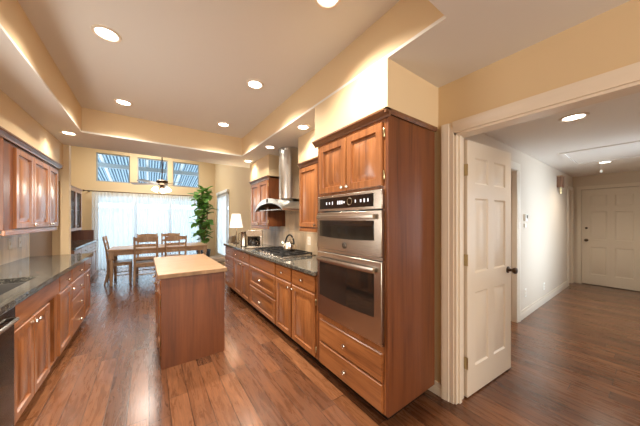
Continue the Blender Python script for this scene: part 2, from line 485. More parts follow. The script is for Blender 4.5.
# ------------------------------------------------------------------ structure: floor, walls, ceilings
XR, XL = 1.88, -1.28          # kitchen side walls
YF = 9.0                      # far wall of the dining end
LOW, HIGH, DIN, HALL = 2.44, 2.74, 3.65, 2.34
TX0, TX1, TY0, TY1 = -0.66, 1.26, 0.64, 4.01
struct(MB().box(-1.8, 7.95, -3.6, YF + 0.15, -0.08, 0).build('floor', 'floor', smooth=False))
struct(MB().box(-8, 9, YF + 0.15, 22, -0.10, -0.03).build('ground', 'concrete', smooth=False))

def slabwall(name, mat, boxes):
    m = MB()
    for b in boxes: m.box(*b)
    return struct(m.build(name, mat, smooth=False))
OP0, OP1 = -0.75, 0.90         # opening to the hall in the right wall
slabwall('wall_right', 'paint', [
    (XR, XR + .12, OP1, 7.25, 0, DIN), (XR, XR + .12, OP0, OP1, 2.045, DIN), (XR, XR + .12, -3.6, OP0, 0, DIN),
    (XR, XR + .12, 8.40, YF, 0, DIN), (XR, XR + .12, 7.25, 8.40, 0, .30), (XR, XR + .12, 7.25, 8.40, 2.15, DIN)])
slabwall('wall_left', 'paint', [(XL - .12, XL, -3.6, 4.80, 0, DIN)])
slabwall('wall_stub', 'paint', [(XL, -1.0, 4.80, 4.90, 1.93, DIN), (-1.0, -0.915, 4.80, 4.90, 0, DIN)])
slabwall('wall_recess', 'paint_unlit', [(XL - .12, XL, 4.80, 5.70, 0, 2.6)])
slabwall('wall_recess_end', 'paint', [(XL, -1.12, 5.70, 5.80, 0, 2.6)])
slabwall('wall_dining_left', 'paint', [(-1.80, -1.68, 5.0, YF, 0, DIN), (-1.80, XL, 4.9, 5.0, 2.6, DIN)])
TR = [(-1.195, -.455), (-.28, .49), (.62, 1.38)]
TZ0, TZ1 = 2.46, 3.26
SX0, SX1, SZ1 = -1.2, 1.42, 2.10
slabwall('wall_far', 'paint', [
    (-1.80, SX0, YF, YF + .14, 0, SZ1), (SX1, XR + .12, YF, YF + .14, 0, SZ1), (-1.80, XR + .12, YF, YF + .14, SZ1, TZ0),
    (-1.80, TR[0][0], YF, YF + .14, TZ0, TZ1), (TR[0][1], TR[1][0], YF, YF + .14, TZ0, TZ1), (TR[1][1], TR[2][0], YF, YF + .14, TZ0, TZ1),
    (TR[2][1], XR + .12, YF, YF + .14, TZ0, TZ1), (-1.80, XR + .12, YF, YF + .14, TZ1, DIN)])
slabwall('wall_back', 'paint', [(-1.4, 2.0, -3.72, -3.6, 0, LOW)])
slabwall('ceiling', 'ceiling', [
    (XL, TX0, TY0, 4.82, LOW, LOW + .02), (TX1, XR, TY0, 4.82, LOW, LOW + .02), (TX0, TX1, TY1, 4.82, LOW, LOW + .02),
    (XL, XR, -3.6, TY0, LOW, LOW + .02), (TX0 - .1, TX1 + .1, TY0 - .1, TY1 + .1, HIGH, HIGH + .05)])
slabwall('wall_tray', 'paint', [
    (TX0 - .1, TX0, TY0, TY1, LOW + .02, HIGH), (TX1, TX1 + .1, TY0, TY1, LOW + .02, HIGH),
    (TX0 - .1, TX1 + .1, TY1, TY1 + .1, LOW + .02, HIGH), (TX0 - .1, TX1 + .1, TY0 - .1, TY0, LOW + .02, HIGH)])
slabwall('wall_header', 'paint', [(XL, XR, 4.74, 4.82, LOW + .02, DIN)])
slabwall('ceiling_dining', 'ceiling', [(-1.80, XR + .12, 4.74, YF + .14, DIN, DIN + .05)])
SOF = 2.10
slabwall('wall_soffit_left', 'paint', [(XL, -.975, -3.6, 4.80, SOF, LOW)])
slabwall('wall_soffit_tall', 'paint', [(TX1, XR, 1.02, 1.86, SOF + .01, LOW)])
slabwall('wall_soffit_near', 'paint', [(1.56, XR, 1.86, 2.68, SOF, LOW)])
slabwall('wall_soffit_far', 'paint', [(1.56, XR, 3.62, 4.50, SOF, LOW)])

# hall
HY = 1.12
slabwall('wall_hall_left', 'paint_hall', [
    (2.0, 3.28, HY, HY + .12, 0, HALL), (3.28, 4.05, HY, HY + .12, 2.05, HALL), (4.05, 7.2, HY, HY + .12, 0, HALL),
    (7.2, 7.56, HY, HY + .12, 2.03, HALL), (7.56, 7.7, HY, HY + .12, 0, HALL)])
HDY0, HDY1 = 0.16, 0.99
slabwall('wall_hall_end', 'paint_hall', [(7.7, 7.82, -1.0, HDY0, 0, HALL), (7.7, 7.82, HDY1, HY + .12, 0, HALL), (7.7, 7.82, HDY0, HDY1, 2.045, HALL), (7.79, 7.82, HDY0, HDY1, 0, 2.045)])  # last box is an added blocker against daylight leaking round the door
slabwall('wall_hall_right', 'paint_hall', [(2.0, 4.6, -1.02, -.90, 0, HALL), (5.5, 7.82, -1.02, -.90, 0, HALL), (4.6, 5.5, -1.02, -.90, 0, .45), (4.6, 5.5, -1.02, -.90, 2.1, HALL)])
slabwall('ceiling_hall', 'ceil_hall', [(2.0, 7.82, -1.02, HY + .12, HALL, HALL + .05)])

# trim: casings, jambs, baseboards
def prof_casing(m, N, a0, a1, z0, z1, plane):
    """moulded casing leg: one profile run up the wall"""
    n = 1 if N[0] == '+' else -1
    w = a1 - a0
    prof = [(0, 0), (0, .010), (.34, .012), (.42, .017), (.58, .017), (.68, .021), (1, .021), (1, 0)]
    if N[1] == 'X': m.prism([(plane + n * d, a0 + f * w) for f, d in prof], 'Z', z0, z1)
    else: m.prism([(a0 + f * w, plane + n * d) for f, d in prof], 'Z', z0, z1)
c = MB()
prof_casing(c, '-X', OP1, OP1 + .085, 0, 2.125, XR)
c.prism([(XR, 2.045), (XR - .010, 2.045), (XR - .012, 2.075), (XR - .017, 2.09), (XR - .021, 2.098), (XR - .021, 2.125), (XR, 2.125)], 'Y', OP0 - .085, OP1)
prof_casing(c, '-X', OP0 - .085, OP0, 0, 2.045, XR)
struct(c.build('trim_opening', 'white'))
j = MB().box(XR, XR + .12, OP1 - .018, OP1, 0, 2.045).box(XR, XR + .12, OP0, OP0 + .018, 0, 2.045).box(XR, XR + .12, OP0, OP1, 2.027, 2.045)
j.box(XR + .03, XR + .065, OP1 - .03, OP1 - .018, 0, 2.027)
struct(j.build('trim_jamb', 'white', smooth=False, bevel=.002))
bb = MB().box(XR - .014, XR, .985, 1.80, 0, .10).box(XR - .018, XR, .985, 1.80, 0, .06)
struct(bb.build('baseboard_right', 'white', smooth=False, bevel=.002))
bb = MB()
for x0, x1 in ((2.0, 3.18), (4.15, 7.1)):
    bb.box(x0, x1, HY - .012, HY, 0, .125).box(x0, x1, HY - .016, HY, 0, .085)
struct(bb.build('baseboard_hall', 'white', smooth=False, bevel=.002))
c = MB()
for x0, x1, zt in ((3.18, 3.28, 2.05), (4.05, 4.15, 2.05), (7.1, 7.2, 2.03), (7.56, 7.66, 2.03)):
    prof_casing(c, '-Y', x0, x1, 0, zt, HY)
c.box(3.18, 4.15, HY - .018, HY, 2.05, 2.15); c.box(7.1, 7.66, HY - .018, HY, 2.03, 2.10)
struct(c.build('trim_hall', 'white', smooth=False, bevel=.002))
c = MB()
prof_casing(c, '-X', HDY1, HDY1 + .07, 0, 2.045, 7.7); prof_casing(c, '-X', HDY0 - .07, HDY0, 0, 2.045, 7.7)
c.box(7.682, 7.7, HDY0 - .07, HDY1 + .07, 2.045, 2.115)
struct(c.build('trim_hall_end', 'white', smooth=False, bevel=.002))

# six panel doors: width along U, front normal N, thickness th behind the front
def six_panel(mb, w, h, th):
    """local: x 0..w, y 0 front face looking to -Y, y th back, z 0..h"""
    st, mid = .115 * w / .76, .10 * w / .76
    pw = (w - 2 * st - mid) / 2
    xs = [(st, st + pw), (st + pw + mid, w - st)]
    zs = [(.215, .80), (.955, 1.55), (1.665, h - .125)]
    for side, y, n in ((0, 0, -1), (1, th, 1)):
        # rails and stiles as flat face pieces, raised fields as rings
        gx = [0, xs[0][0], xs[0][1], xs[1][0], xs[1][1], w]
        gz = [0, zs[0][0], zs[0][1], zs[1][0], zs[1][1], zs[2][0], zs[2][1], h]
        for i in range(5):
            for k in range(7):
                x0, x1, z0, z1 = gx[i], gx[i + 1], gz[k], gz[k + 1]
                if i in (1, 3) and k in (1, 3, 5):
                    vs, fs = [], []
                    prof = [(0, 0), (.012, -.009), (.022, -.009), (.046, -.001)]
                    for ins, d in prof:
                        for a, b in ((x0 + ins, z0 + ins), (x1 - ins, z0 + ins), (x1 - ins, z1 - ins), (x0 + ins, z1 - ins)):
                            vs.append((a, y + n * d, b))
                    for q in range(len(prof) - 1):
                        for jn in range(4):
                            fs.append((q * 4 + jn, q * 4 + (jn + 1) % 4, q * 4 + 4 + (jn + 1) % 4, q * 4 + 4 + jn))
                    e = (len(prof) - 1) * 4; fs.append((e, e + 1, e + 2, e + 3))
                    mb.add(vs, fs)
                else:
                    mb.add([(x0, y, z0), (x1, y, z0), (x1, y, z1), (x0, y, z1)], [(0, 1, 2, 3)])
    mb.add([(0, 0, 0), (0, th, 0), (0, th, h), (0, 0, h)], [(0, 1, 2, 3)])
    mb.add([(w, 0, 0), (w, th, 0), (w, th, h), (w, 0, h)], [(3, 2, 1, 0)])
    mb.add([(0, 0, h), (w, 0, h), (w, th, h), (0, th, h)], [(0, 1, 2, 3)])
    mb.add([(0, 0, 0), (w, 0, 0), (w, th, 0), (0, th, 0)], [(3, 2, 1, 0)])
    import bmesh
    return mb
def weld(o):
    import bmesh
    bm = bmesh.new(); bm.from_mesh(o.data)
    bmesh.ops.remove_doubles(bm, verts=bm.verts, dist=.0002)
    bmesh.ops.recalc_face_normals(bm, faces=bm.faces); bm.to_mesh(o.data); bm.free()
    o.data.set_sharp_from_angle(angle=R(20)); return o
def lever(parent, x, z, y, n, s):
    """door knob: rosette and egg knob; n = direction of the face normal along y"""
    m = MB().lathe((x, y, z), (0, n, 0), [(.030, 0), (.030, .006), (.014, .010), (.012, .034), (.024, .042), (.030, .056), (.026, .068), (.010, .074)], 14)
    return m.build('knob', 'brass', parent, local=True)

dw, dh = .745, 2.0
d1 = thing('panel_door', 'white six panel door standing open into the hall', 'door', (2.012, .862, .012), R(-4.5))
o = weld(six_panel(MB(), dw, dh, .035).build('door_slab', 'white', d1, local=True))
lever(d1, dw - .065, .92, 0, -1, 1); lever(d1, dw - .065, .92, .035, 1, 1)
for hz in (.22, 1.02, 1.72):
    MB().box(-.012, 0, .004, .03, hz, hz + .09).lathe((-.006, -.002, hz), (0, 0, 1), [(.006, 0), (.006, .09)], 8).build('hinge', 'brass_hinge', d1, local=True)
# end-of-hall door (closed) faces -X
d2 = thing('panel_door', 'closed white six panel door at the end of the hall', 'door', (7.715, HDY1 - .004, .012), R(-90))
weld(six_panel(MB(), HDY1 - HDY0 - .008, 2.02, .035).build('door_slab', 'white', d2, local=True))
lever(d2, .07, .94, 0, -1, 1)
MB().lathe((.07, 0, 1.2), (0, -1, 0), [(.022, 0), (.022, .012), (.014, .016)], 12).build('deadbolt', 'brass', d2, local=True)
# side doors of the hall, mostly edge on
o = weld(six_panel(MB(), .766, 2.03, .035).build('door_2', 'white', None, local=True)); o.location = (3.282, HY + .055, .012); struct(o)
o = weld(six_panel(MB(), .356, 2.01, .035).build('door_3', 'white', None, local=True)); o.location = (7.202, HY + .055, .012); struct(o)

# ------------------------------------------------------------------ windows and sliders
for i, (x0, x1) in enumerate(TR):
    f = MB(); t = .03
    f.box(x0, x1, YF + .04, YF + .09, TZ0, TZ0 + t).box(x0, x1, YF + .04, YF + .09, TZ1 - t, TZ1)
    f.box(x0, x0 + t, YF + .04, YF + .09, TZ0 + t, TZ1 - t).box(x1 - t, x1, YF + .04, YF + .09, TZ0 + t, TZ1 - t)
    o = struct(f.build('window_%d' % (i + 1), 'beam', smooth=False))
    MB().box(x0 + t, x1 - t, YF + .063, YF + .067, TZ0 + t, TZ1 - t).build('pane', 'glass', o, smooth=False)
f = MB(); t = .05
f.box(SX0, SX1, YF + .02, YF + .12, SZ1 - t, SZ1).box(SX0, SX1, YF + .02, YF + .12, 0, .03)
f.box(SX0, SX0 + t, YF + .02, YF + .12, .03, SZ1 - t).box(SX1 - t, SX1, YF + .02, YF + .12, .03, SZ1 - t)
for xm in (SX0 + .87, SX0 + 1.75): f.box(xm - .035, xm + .035, YF + .03, YF + .11, .03, SZ1 - t)
o = struct(f.build('window_4', 'white_vinyl', smooth=False))
for a, b in ((SX0 + t, SX0 + .835), (SX0 + .905, SX0 + 1.715), (SX0 + 1.785, SX1 - t)):
    MB().box(a, b, YF + .06, YF + .064, .03, SZ1 - t).build('pane', 'glass', o, smooth=False)
f = MB()
f.box(XR + .02, XR + .1, 7.25, 8.40, .30, .34).box(XR + .02, XR + .1, 7.25, 8.40, 2.11, 2.15)
f.box(XR + .02, XR + .1, 7.25, 7.29, .34, 2.11).box(XR + .02, XR + .1, 8.36, 8.40, .34, 2.11).box(XR + .03, XR + .09, 7.80, 7.85, .34, 2.11)
o = struct(f.build('window_5', 'white_vinyl', smooth=False))
MB().box(XR + .058, XR + .062, 7.29, 8.36, .34, 2.11).build('pane', 'glass', o, smooth=False)
f = MB()
f.box(4.6, 5.5, -1.0, -.94, .45, .49).box(4.6, 5.5, -1.0, -.94, 2.06, 2.1).box(4.6, 4.64, -1.0, -.94, .49, 2.06).box(5.46, 5.5, -1.0, -.94, .49, 2.06)
struct(f.build('window_6', 'white_vinyl', smooth=False))

f = MB()   # made-up frames around the fill lamps over the sink and behind the camera
f.box(XL, XL + .05, 1.72, 1.78, .98, 2.10).box(XL, XL + .05, 2.92, 2.98, .98, 2.10).box(XL, XL + .05, 1.78, 2.92, 2.04, 2.10).box(XL, XL + .05, 1.78, 2.92, .98, 1.04)
struct(f.build('window_7', 'white_vinyl', smooth=False))
f = MB()
f.box(-.60, -.50, -3.6, -3.28, .45, 2.44).box(-.50, 1.87, -3.6, -3.28, .45, .55)
struct(f.build('window_8', 'white_vinyl', smooth=False))

# sheer curtain: two gathered panels, rod
rod = thing('curtain_rod', 'dark curtain rod above the sliding doors', 'curtain rod', (.1, 8.86, 2.17))
MB().tube([(-1.40, 8.86, 2.17), (1.46, 8.86, 2.17)], .012, 10).build('rod', 'brass', rod)
for xx in (-1.42, 1.48):
    MB().lathe((xx - .03, 8.86, 2.17), (1, 0, 0), [(.008, 0), (.026, .018), (.026, .04), (.008, .06)], 10).build('finial', 'brass', rod)
for xx in (-1.33, 1.455):
    MB().box(xx - .012, xx + .012, 8.86, YF, 2.155, 2.185).build('bracket', 'brass', rod)
def curtain(x0, x1, folds, dens, label):
    n = 260; vs, fs = [], []
    for i in range(n + 1):
        u = i / n
        ph = 2 * math.pi * folds * (u + dens * math.sin(2 * math.pi * u) * .05)
        for k, z in enumerate((.015, .7, 1.4, 2.155)):
            amp = .028 * (1 - .35 * z / 2.155)
            vs.append((x0 + (x1 - x0) * u + .004 * math.sin(3 * ph), 8.86 + amp * math.sin(ph + .3 * k) + .01 * math.sin(ph * .37), z))
    for i in range(n):
        for k in range(3): fs.append((i * 4 + k, (i + 1) * 4 + k, (i + 1) * 4 + k + 1, i * 4 + k + 1))
    o = MB().add(vs, fs).build('sheer_curtain', 'sheer')
    return tag(o, label, 'curtain', 'sheer curtains over the sliders')
curtain(-1.26, .06, 17, 1.0, 'white sheer curtain panel on the hutch side of the sliding doors')
curtain(.06, 1.40, 17, -1.0, 'white sheer curtain panel on the plant side of the sliding doors')

# vertical blinds on the right dining wall
vb = thing('vertical_blind', 'white vertical blind on the wall between the plant and the lit lamp', 'blind', (XR, 7.8, 2.2))
MB().box(XR - .075, XR - .005, 7.15, 8.46, 2.19, 2.27).build('headrail', 'white_vinyl', vb, bevel=.004)
m = MB()
for i in range(16):
    y = 7.2 + i * .082
    c0 = Matrix.Translation((XR - .04, y, 0)) @ Matrix.Rotation(R(58), 4, 'Z')
    b = MB().box(-.041, .041, -.0015, .0015, .32, 2.19).xform(c0); m.add(b.v, b.f)
m.build('slats', 'blind', vb)

# ------------------------------------------------------------------ patio outside
roof = MB(); n = 320; vs, fs = [], []
X0, X1 = -6.0, 6.5
zr = lambda y: 3.68 - .165 * (y - 9.2)
for i in range(n + 1):
    x = X0 + (X1 - X0) * i / n; d = .022 * math.sin(i * 2 * math.pi / 4)
    for y in (9.2, 13.4): vs.append((x, y, zr(y) + d))
for i in range(n): fs.append((2 * i, 2 * i + 2, 2 * i + 3, 2 * i + 1))
pt = thing('patio_cover', 'corrugated patio roof with white rafters outside the high windows', 'patio cover', (0, 11, 0))
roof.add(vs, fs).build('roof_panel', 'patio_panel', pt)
for x in (-2.6, -1.25, -.05, 1.0, 1.95, 3.3):
    m = MB().prism([(9.2, zr(9.2) - .03), (13.4, zr(13.4) - .03), (13.4, zr(13.4) - .12), (9.2, zr(9.2) - .12)], 'X', x - .035, x + .035)
    m.build('rafter', 'white_vinyl', pt, smooth=False)
MB().box(X0, X1, 10.75, 10.87, zr(10.8) - .26, zr(10.8) - .125).build('beam', 'beam', pt, smooth=False)
MB().box(X0, X1, 13.25, 13.4, 2.10, zr(13.4) - .125).build('beam', 'white_vinyl', pt, smooth=False)
for x in (-3.2, 2.6): MB().box(x - .06, x + .06, 13.26, 13.38, -.03, 2.10).build('post', 'white_vinyl', pt, smooth=False)
tag(MB().box(-7, 8, 16, 16.2, -.03, 1.95).box(-7, 8, 15.95, 16.25, 1.95, 2.03).build('garden_wall', 'fence', smooth=False), 'pale garden wall beyond the patio', 'wall')

# ------------------------------------------------------------------ recessed lights
def can(x, y, z, power, label, group, size=.085, spot=R(138), col=WARM):
    t = thing('recessed_light', label, 'ceiling light', (x, y, z), 0, group)
    MB().lathe((x, y, z - .006), (0, 0, 1), [(size * .70, .0055), (size * .72, .002), (size * .80, -.004), (size * .97, -.003), (size, .0055)], 28, caps=False).build('trim_ring', 'white', t)
    MB().lathe((x, y, z - .004), (0, 0, 1), [(size * .71, .0005), (size * .71, .003)], 28).build('lens', 'lens', t)
    o = light('can_lamp', 'SPOT', (x, y, z - .012), power, col, (0, 0, 0), spot_size=spot, spot_blend=.9, shadow_soft_size=.05)
    return t
for x, y, l in ((-.25, 2.32, 'recessed ceiling light in the raised ceiling, the large one above the left cabinets'),
                (-.24, 3.56, 'recessed ceiling light in the raised ceiling nearest the soffit corner by the left cabinets'),
                (.86, 2.33, 'recessed ceiling light in the raised ceiling, middle one along the oven side'),
                (.86, 3.57, 'recessed ceiling light in the raised ceiling at its far corner on the hood side'),
                (.88, 1.16, 'recessed ceiling light cut by the top edge of the photo')):
    can(x, y, HIGH, CAN_W, l, 'recessed lights in the raised ceiling')
for x, y, l in ((-.79, 4.13, 'small recessed light in the low ceiling strip above the left wall cabinets'),
                (1.42, 2.33, 'small recessed light in the low ceiling strip next to the oven soffit'),
                (1.42, 3.25, 'small recessed light in the low ceiling strip in front of the hood chimney'),
                (1.44, 4.25, 'small recessed light in the low ceiling strip before the far cabinet soffit')):
    can(x, y, LOW, LOW_W, l, 'recessed lights in the low ceiling', .075)
can(3.2, .46, HALL, HALL_W, 'recessed light in the hall ceiling near the door casing', 'recessed lights in the hall', .1, col=(1, .9, .78))
can(6.1, .52, HALL, HALL_W, 'recessed light in the hall ceiling nearest the closed end door', 'recessed lights in the hall', .085, col=(1, .86, .68))

# ------------------------------------------------------------------ tall oven cabinet
FX = 1.268   # face plane of frames on the right run (fronts stand .02 proud)
tc = thing('oven_cabinet', 'tall brown wooden cabinet housing the double wall oven', 'cabinet', (1.57, 1.42, 0))
m = MB()
m.box(FX, 1.825, 1.02, 1.04, .10, 2.075)              # near side panel
m.box(FX, 1.825, 1.80, 1.82, .10, 2.075)
m.box(FX + .02, 1.825, 1.04, 1.80, .10, .12).box(FX + .02, 1.825, 1.04, 1.80, 2.055, 2.075).box(1.81, 1.825, 1.04, 1.80, .12, 2.055)
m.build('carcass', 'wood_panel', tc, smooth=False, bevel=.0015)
m = MB().box(FX, FX + .02, 1.04, 1.062, .10, 2.075).box(FX, FX + .02, 1.765, 1.80, .10, 2.075)
m.box(FX, FX + .02, 1.062, 1.765, 1.595, 1.625).box(FX, FX + .02, 1.062, 1.765, 2.03, 2.075)
m.box(FX, FX + .02, 1.062, 1.765, .10, .55)
m.build('face_frame', 'wood_v', tc, smooth=False, bevel=.0015)
MB().box(FX + .08, FX + .10, 1.09, 1.80, 0, .10).box(FX + .10, 1.80, 1.09, 1.11, 0, .10).build('toe_kick', 'toe', tc, smooth=False)
cab_fronts(tc, '-X', FX, [
    ('door', 1.058, 1.408, 1.615, 2.035, [(1.383, 1.645)], 1.052),
    ('door', 1.420, 1.772, 1.615, 2.035, [(1.445, 1.645)], 1.778),
    ('drawer', 1.058, 1.772, .315, .505, [(1.42, .41)], None),
    ('drawer', 1.058, 1.772, .112, .298, [(1.42, .205)], None)])
def crown_poly(x, s, z):   # s = +1 grows to -X
    return [(x, z - .022), (x - s * .010, z - .022), (x - s * .012, z - .010), (x - s * .030, z + .012), (x - s * .040, z + .016), (x - s * .040, z + .029), (x, z + .029)]
m = MB().prism(crown_poly(FX, 1, 2.08), 'Y', 1.0, 1.86)
m.prism([(1.02, 2.078), (1.012, 2.078), (1.004, 2.09), (1.0, 2.096), (1.0, 2.109), (1.02, 2.109)], 'X', FX - .04, 1.83)
m.build('crown', 'crown', tc, smooth=False)

# ------------------------------------------------------------------ double wall oven
ov = thing('double_wall_oven', 'stainless steel double wall oven with black glass doors', 'oven', (1.3, 1.41, .55))
OY0, OY1 = 1.066, 1.760
OX = FX - .002
MB().box(FX + .021, 1.80, OY0 + .01, OY1 - .01, .56, 1.585).build('oven_body', 'black_matte', ov, smooth=False)
MB().box(OX - .028, OX, OY0 - .018, OY1 + .018, 1.462, 1.592).build('control_panel', 'steel', ov, bevel=.004)
pn = MB().box(OX - .032, OX - .027, OY0 + .055, OY1 - .02, 1.482, 1.572).build('display', 'black', ov, smooth=False)
for yy, w, h in ((1.64, .012, .03), (1.60, .012, .025), (1.56, .008, .035), (1.49, .016, .04), (1.465, .016, .04), (1.44, .016, .036), (1.415, .014, .02), (1.29, .01, .03), (1.235, .014, .028), (1.20, .014, .036), (1.165, .012, .03)):
    q = .003   # a framed key symbol, one piece
    MB().rings((OX - .0318, yy + w / 2, 1.527 - h * .35), (0, -1, 0), (0, 0, 1), (-1, 0, 0), w * .8, h * .7, [(0, 0), (0, .0014), (q, .0014), (q, .0002)]).build('key_symbol', 'led', pn, smooth=False)
ring = []
for k in range(21):
    a = 2 * math.pi * k / 20; ring.append((OX - .034, 1.352 + .026 * math.cos(a), 1.528 + .026 * math.sin(a)))
MB().tube(ring, .003, 6).build('dial', 'chrome', pn)
def oven_door(z0, z1, wz0, wz1, hz):
    o = MB().box(OX - .034, OX - .002, OY0 - .018, OY1 + .018, z0, z1).build('oven_door', 'steel', ov, bevel=.004)
    m = MB(); poly = []
    y0, y1 = OY0 + .045, OY1 - .02
    for k in range(13): 
        u = k / 12; poly.append((y0 + (y1 - y0) * u, wz0 - .010 * math.sin(math.pi * u) ))
    poly += [(y1, wz1), (y0, wz1)]
    m.prism(poly, 'X', OX - .0365, OX - .033)
    m.build('window', 'glass_dark', o, smooth=False)
    hp = []
    for k in range(15):
        u = k / 14; hp.append((OX - .058 - .008 * math.sin(math.pi * u), OY0 + .025 + (OY1 - OY0 - .045) * u, hz))
    h = MB()
    vs, fs = [], []
    for p in hp:
        for dx, dz in ((-.009, -.017), (.006, -.017), (.009, 0), (.006, .017), (-.009, .017), (-.013, 0)):
            vs.append((p[0] + dx, p[1], p[2] + dz))
    for i in range(len(hp) - 1):
        for k in range(6): fs.append((i * 6 + k, i * 6 + (k + 1) % 6, (i + 1) * 6 + (k + 1) % 6, (i + 1) * 6 + k))
    fs.append(tuple(range(6))); fs.append(tuple(range(len(vs) - 6, len(vs))))
    h.add(vs, fs)
    for yy in (OY0 + .05, OY1 - .03): h.box(OX - .058, OX - .033, yy - .012, yy + .012, hz - .012, hz + .012)
    h.build('handle', 'steel', o)
    return o
up = oven_door(1.142, 1.452, 1.250, 1.385, 1.412)
lo = oven_door(.575, 1.112, .735, 1.03, 1.052)
for z0, z1 in ((.555, .570), (1.117, 1.138)): MB().box(OX - .020, OX, OY0 - .018, OY1 + .018, z0, z1).build('trim_strip', 'steel', ov, smooth=False)
bd = MB().lathe((OX - .034, 1.413, 1.192), (-1, 0, 0), [(.026, 0), (.026, .003), (.022, .0035)], 24).build('badge', 'black', up)
ring = [(OX - .0378, 1.413 + .021 * math.cos(2 * math.pi * k / 20), 1.192 + .021 * math.sin(2 * math.pi * k / 20)) for k in range(21)]
mk = MB().tube(ring, .0018, 5)
for cy_, s in ((1.4215, 1), (1.404, -1)):   # the two interlaced script letters of the round emblem
    mk.tube([(OX - .0378, cy_ + .006 * math.cos(a), 1.192 + .011 * math.sin(a)) for a in [R(40 + 28 * q) for q in range(11)]], .0014, 5)
mk.tube([(OX - .0378, 1.4215 - .006, 1.190), (OX - .0378, 1.4215, 1.190)], .0014, 5)
mk.tube([(OX - .0378, 1.4085, 1.192), (OX - .0378, 1.402, 1.192)], .0014, 5)
mk.build('emblem', 'chrome', bd)

# ------------------------------------------------------------------ right base cabinets
def base_cabinet(label, N, plane, back, a0, a1, fronts, toe_d=.075, cubby=None):
    cx = (plane + back) / 2
    t = thing('base_cabinet', label, 'cabinet', (cx, (a0 + a1) / 2, 0), 0, 'base cabinets')
    n = 1 if N[0] == '+' else -1
    x0, x1 = sorted((plane, back))
    m = MB()
    if cubby:
        c0, c1 = cubby
        m.box(x0, x1, a0, c0, .10, .69).box(x0, x1, c1, a1, .10, .872).box(x1 - .02, x1, a0, c1, .69, .872).box(x0, x1, a0, a0 + .02, .69, .872).box(x0, x1, c0, c1, .10, .115)
        bx = sorted((back, back + n * .1)); m.box(bx[0], bx[1], c0, c1, .115, .70)
    else:
        m.box(x0, x1, a0, a1, .10, .872)
    m.build('carcass', 'wood_v', t, smooth=False, bevel=.0015)
    tx = sorted((plane - n * toe_d, plane - n * (toe_d + .02)))
    MB().box(tx[0], tx[1], a0, a1, 0, .10).build('toe_kick', 'toe', t, smooth=False)
    cab_fronts(t, N, plane, fronts)
    return t
def dd(a0, a1, kside, hg):
    """drawer over door"""
    g = .012
    ka = a0 + g + .03 if kside < 0 else a1 - g - .03
    return [('drawer', a0 + g, a1 - g, .715, .860, [((a0 + a1) / 2, .787)], None),
            ('door', a0 + g, a1 - g, .115, .695, [(ka, .655)], hg)]
BK = XR - .004
base_cabinet('drawer over door base cabinet next to the oven cabinet, hinge showing', '-X', FX, BK, 1.822, 2.298, dd(1.835, 2.298, 1, 1.842))
base_cabinet('drawer over door base cabinet between the cooktop drawers and the oven-side cabinet', '-X', FX, BK, 2.300, 2.700, dd(2.300, 2.700, -1, 2.694))
base_cabinet('wide three drawer base cabinet under the gas cooktop', '-X', FX, BK, 2.702, 3.630, [
    ('drawer', 2.714, 3.618, .715, .860, [(3.166, .787)][:0], None),
    ('drawer_raised', 2.714, 3.618, .425, .695, [(3.166, .56)], None),
    ('drawer_raised', 2.714, 3.618, .115, .405, [(3.166, .26)], None)])
base_cabinet('narrow base cabinet just beyond the cooktop drawers', '-X', FX, BK, 3.632, 4.030, dd(3.632, 4.030, 1, 3.638))
base_cabinet('narrow daylit base cabinet under the steel coffee maker', '-X', FX, BK, 4.032, 4.480, dd(4.032, 4.480, -1, 4.474))
base_cabinet('four drawer base cabinet at the far end under the lamp', '-X', FX, BK, 4.482, 5.060, [
    ('drawer', 4.494, 5.048, .715, .860, [(4.77, .787)], None), ('drawer', 4.494, 5.048, .525, .700, [(4.77, .61)], None),
    ('drawer', 4.494, 5.048, .325, .510, [(4.77, .42)], None), ('drawer', 4.494, 5.048, .115, .310, [(4.77, .21)], None)])
o = MB().box(1.226, XR - .013, 1.826, 5.10, .874, .914).build('countertop', 'granite', bevel=.006)
tag(o, 'dark granite countertop under the cooktop and coffee maker', 'countertop')
struct(MB().box(XR - .012, XR, 1.822, 4.62, .874, 1.45).box(XR - .012, XR, 2.62, 3.66, 1.45, 2.10).build('wall_backsplash_right', 'tile', smooth=False))

# ------------------------------------------------------------------ right wall cabinets
def wall_cabinet(label, N, plane, back, a0, a1, z0, z1, fronts, rail=True, crown=True, cr_end=(0, 0)):
    n = 1 if N[0] == '+' else -1
    t = thing('wall_cabinet', label, 'cabinet', ((plane + back) / 2, (a0 + a1) / 2, z0), 0, 'wall cabinets')
    x0, x1 = sorted((plane, back))
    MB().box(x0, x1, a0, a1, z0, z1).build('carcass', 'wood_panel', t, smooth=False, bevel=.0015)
    cab_fronts(t, N, plane, fronts)
    if rail:
        r0, r1 = sorted((plane + n * .008, plane - n * .012))
        m = MB().box(r0, r1, a0, a1, z0 - .045, z0 - .001)
        m.box(min(back + n * .02, r0 if n < 0 else r0), max(back + n * .02, r1 if n > 0 else r0), a0, a0 + .018, z0 - .045, z0 - .001) if False else None
        m.build('light_rail', 'wood_h', t, smooth=False, bevel=.003)
    if crown:
        m = MB().prism(crown_poly(plane, -n, z1 - .0), 'Y', a0 - cr_end[0], a1 + cr_end[1])
        m.build('crown', 'crown', t, smooth=False)
    return t
UX = 1.572
wall_cabinet('single door wall cabinet between the hood and the oven cabinet', '-X', UX, BK, 1.824, 2.66, 1.29, 2.07,
             [('door', 1.84, 2.24, 1.30, 2.03, [(1.87, 1.33)], None), ('door', 2.25, 2.645, 1.30, 2.03, [(2.275, 1.33)], 2.652)])
wall_cabinet('two door wall cabinet beyond the hood near the lamp', '-X', UX, BK, 3.64, 4.44, 1.28, 2.07,
             [('door', 3.655, 4.035, 1.29, 2.03, [(4.005, 1.32)], 3.648), ('door', 4.045, 4.425, 1.29, 2.03, [(4.075, 1.32)], 4.432)], cr_end=(.03, .03))

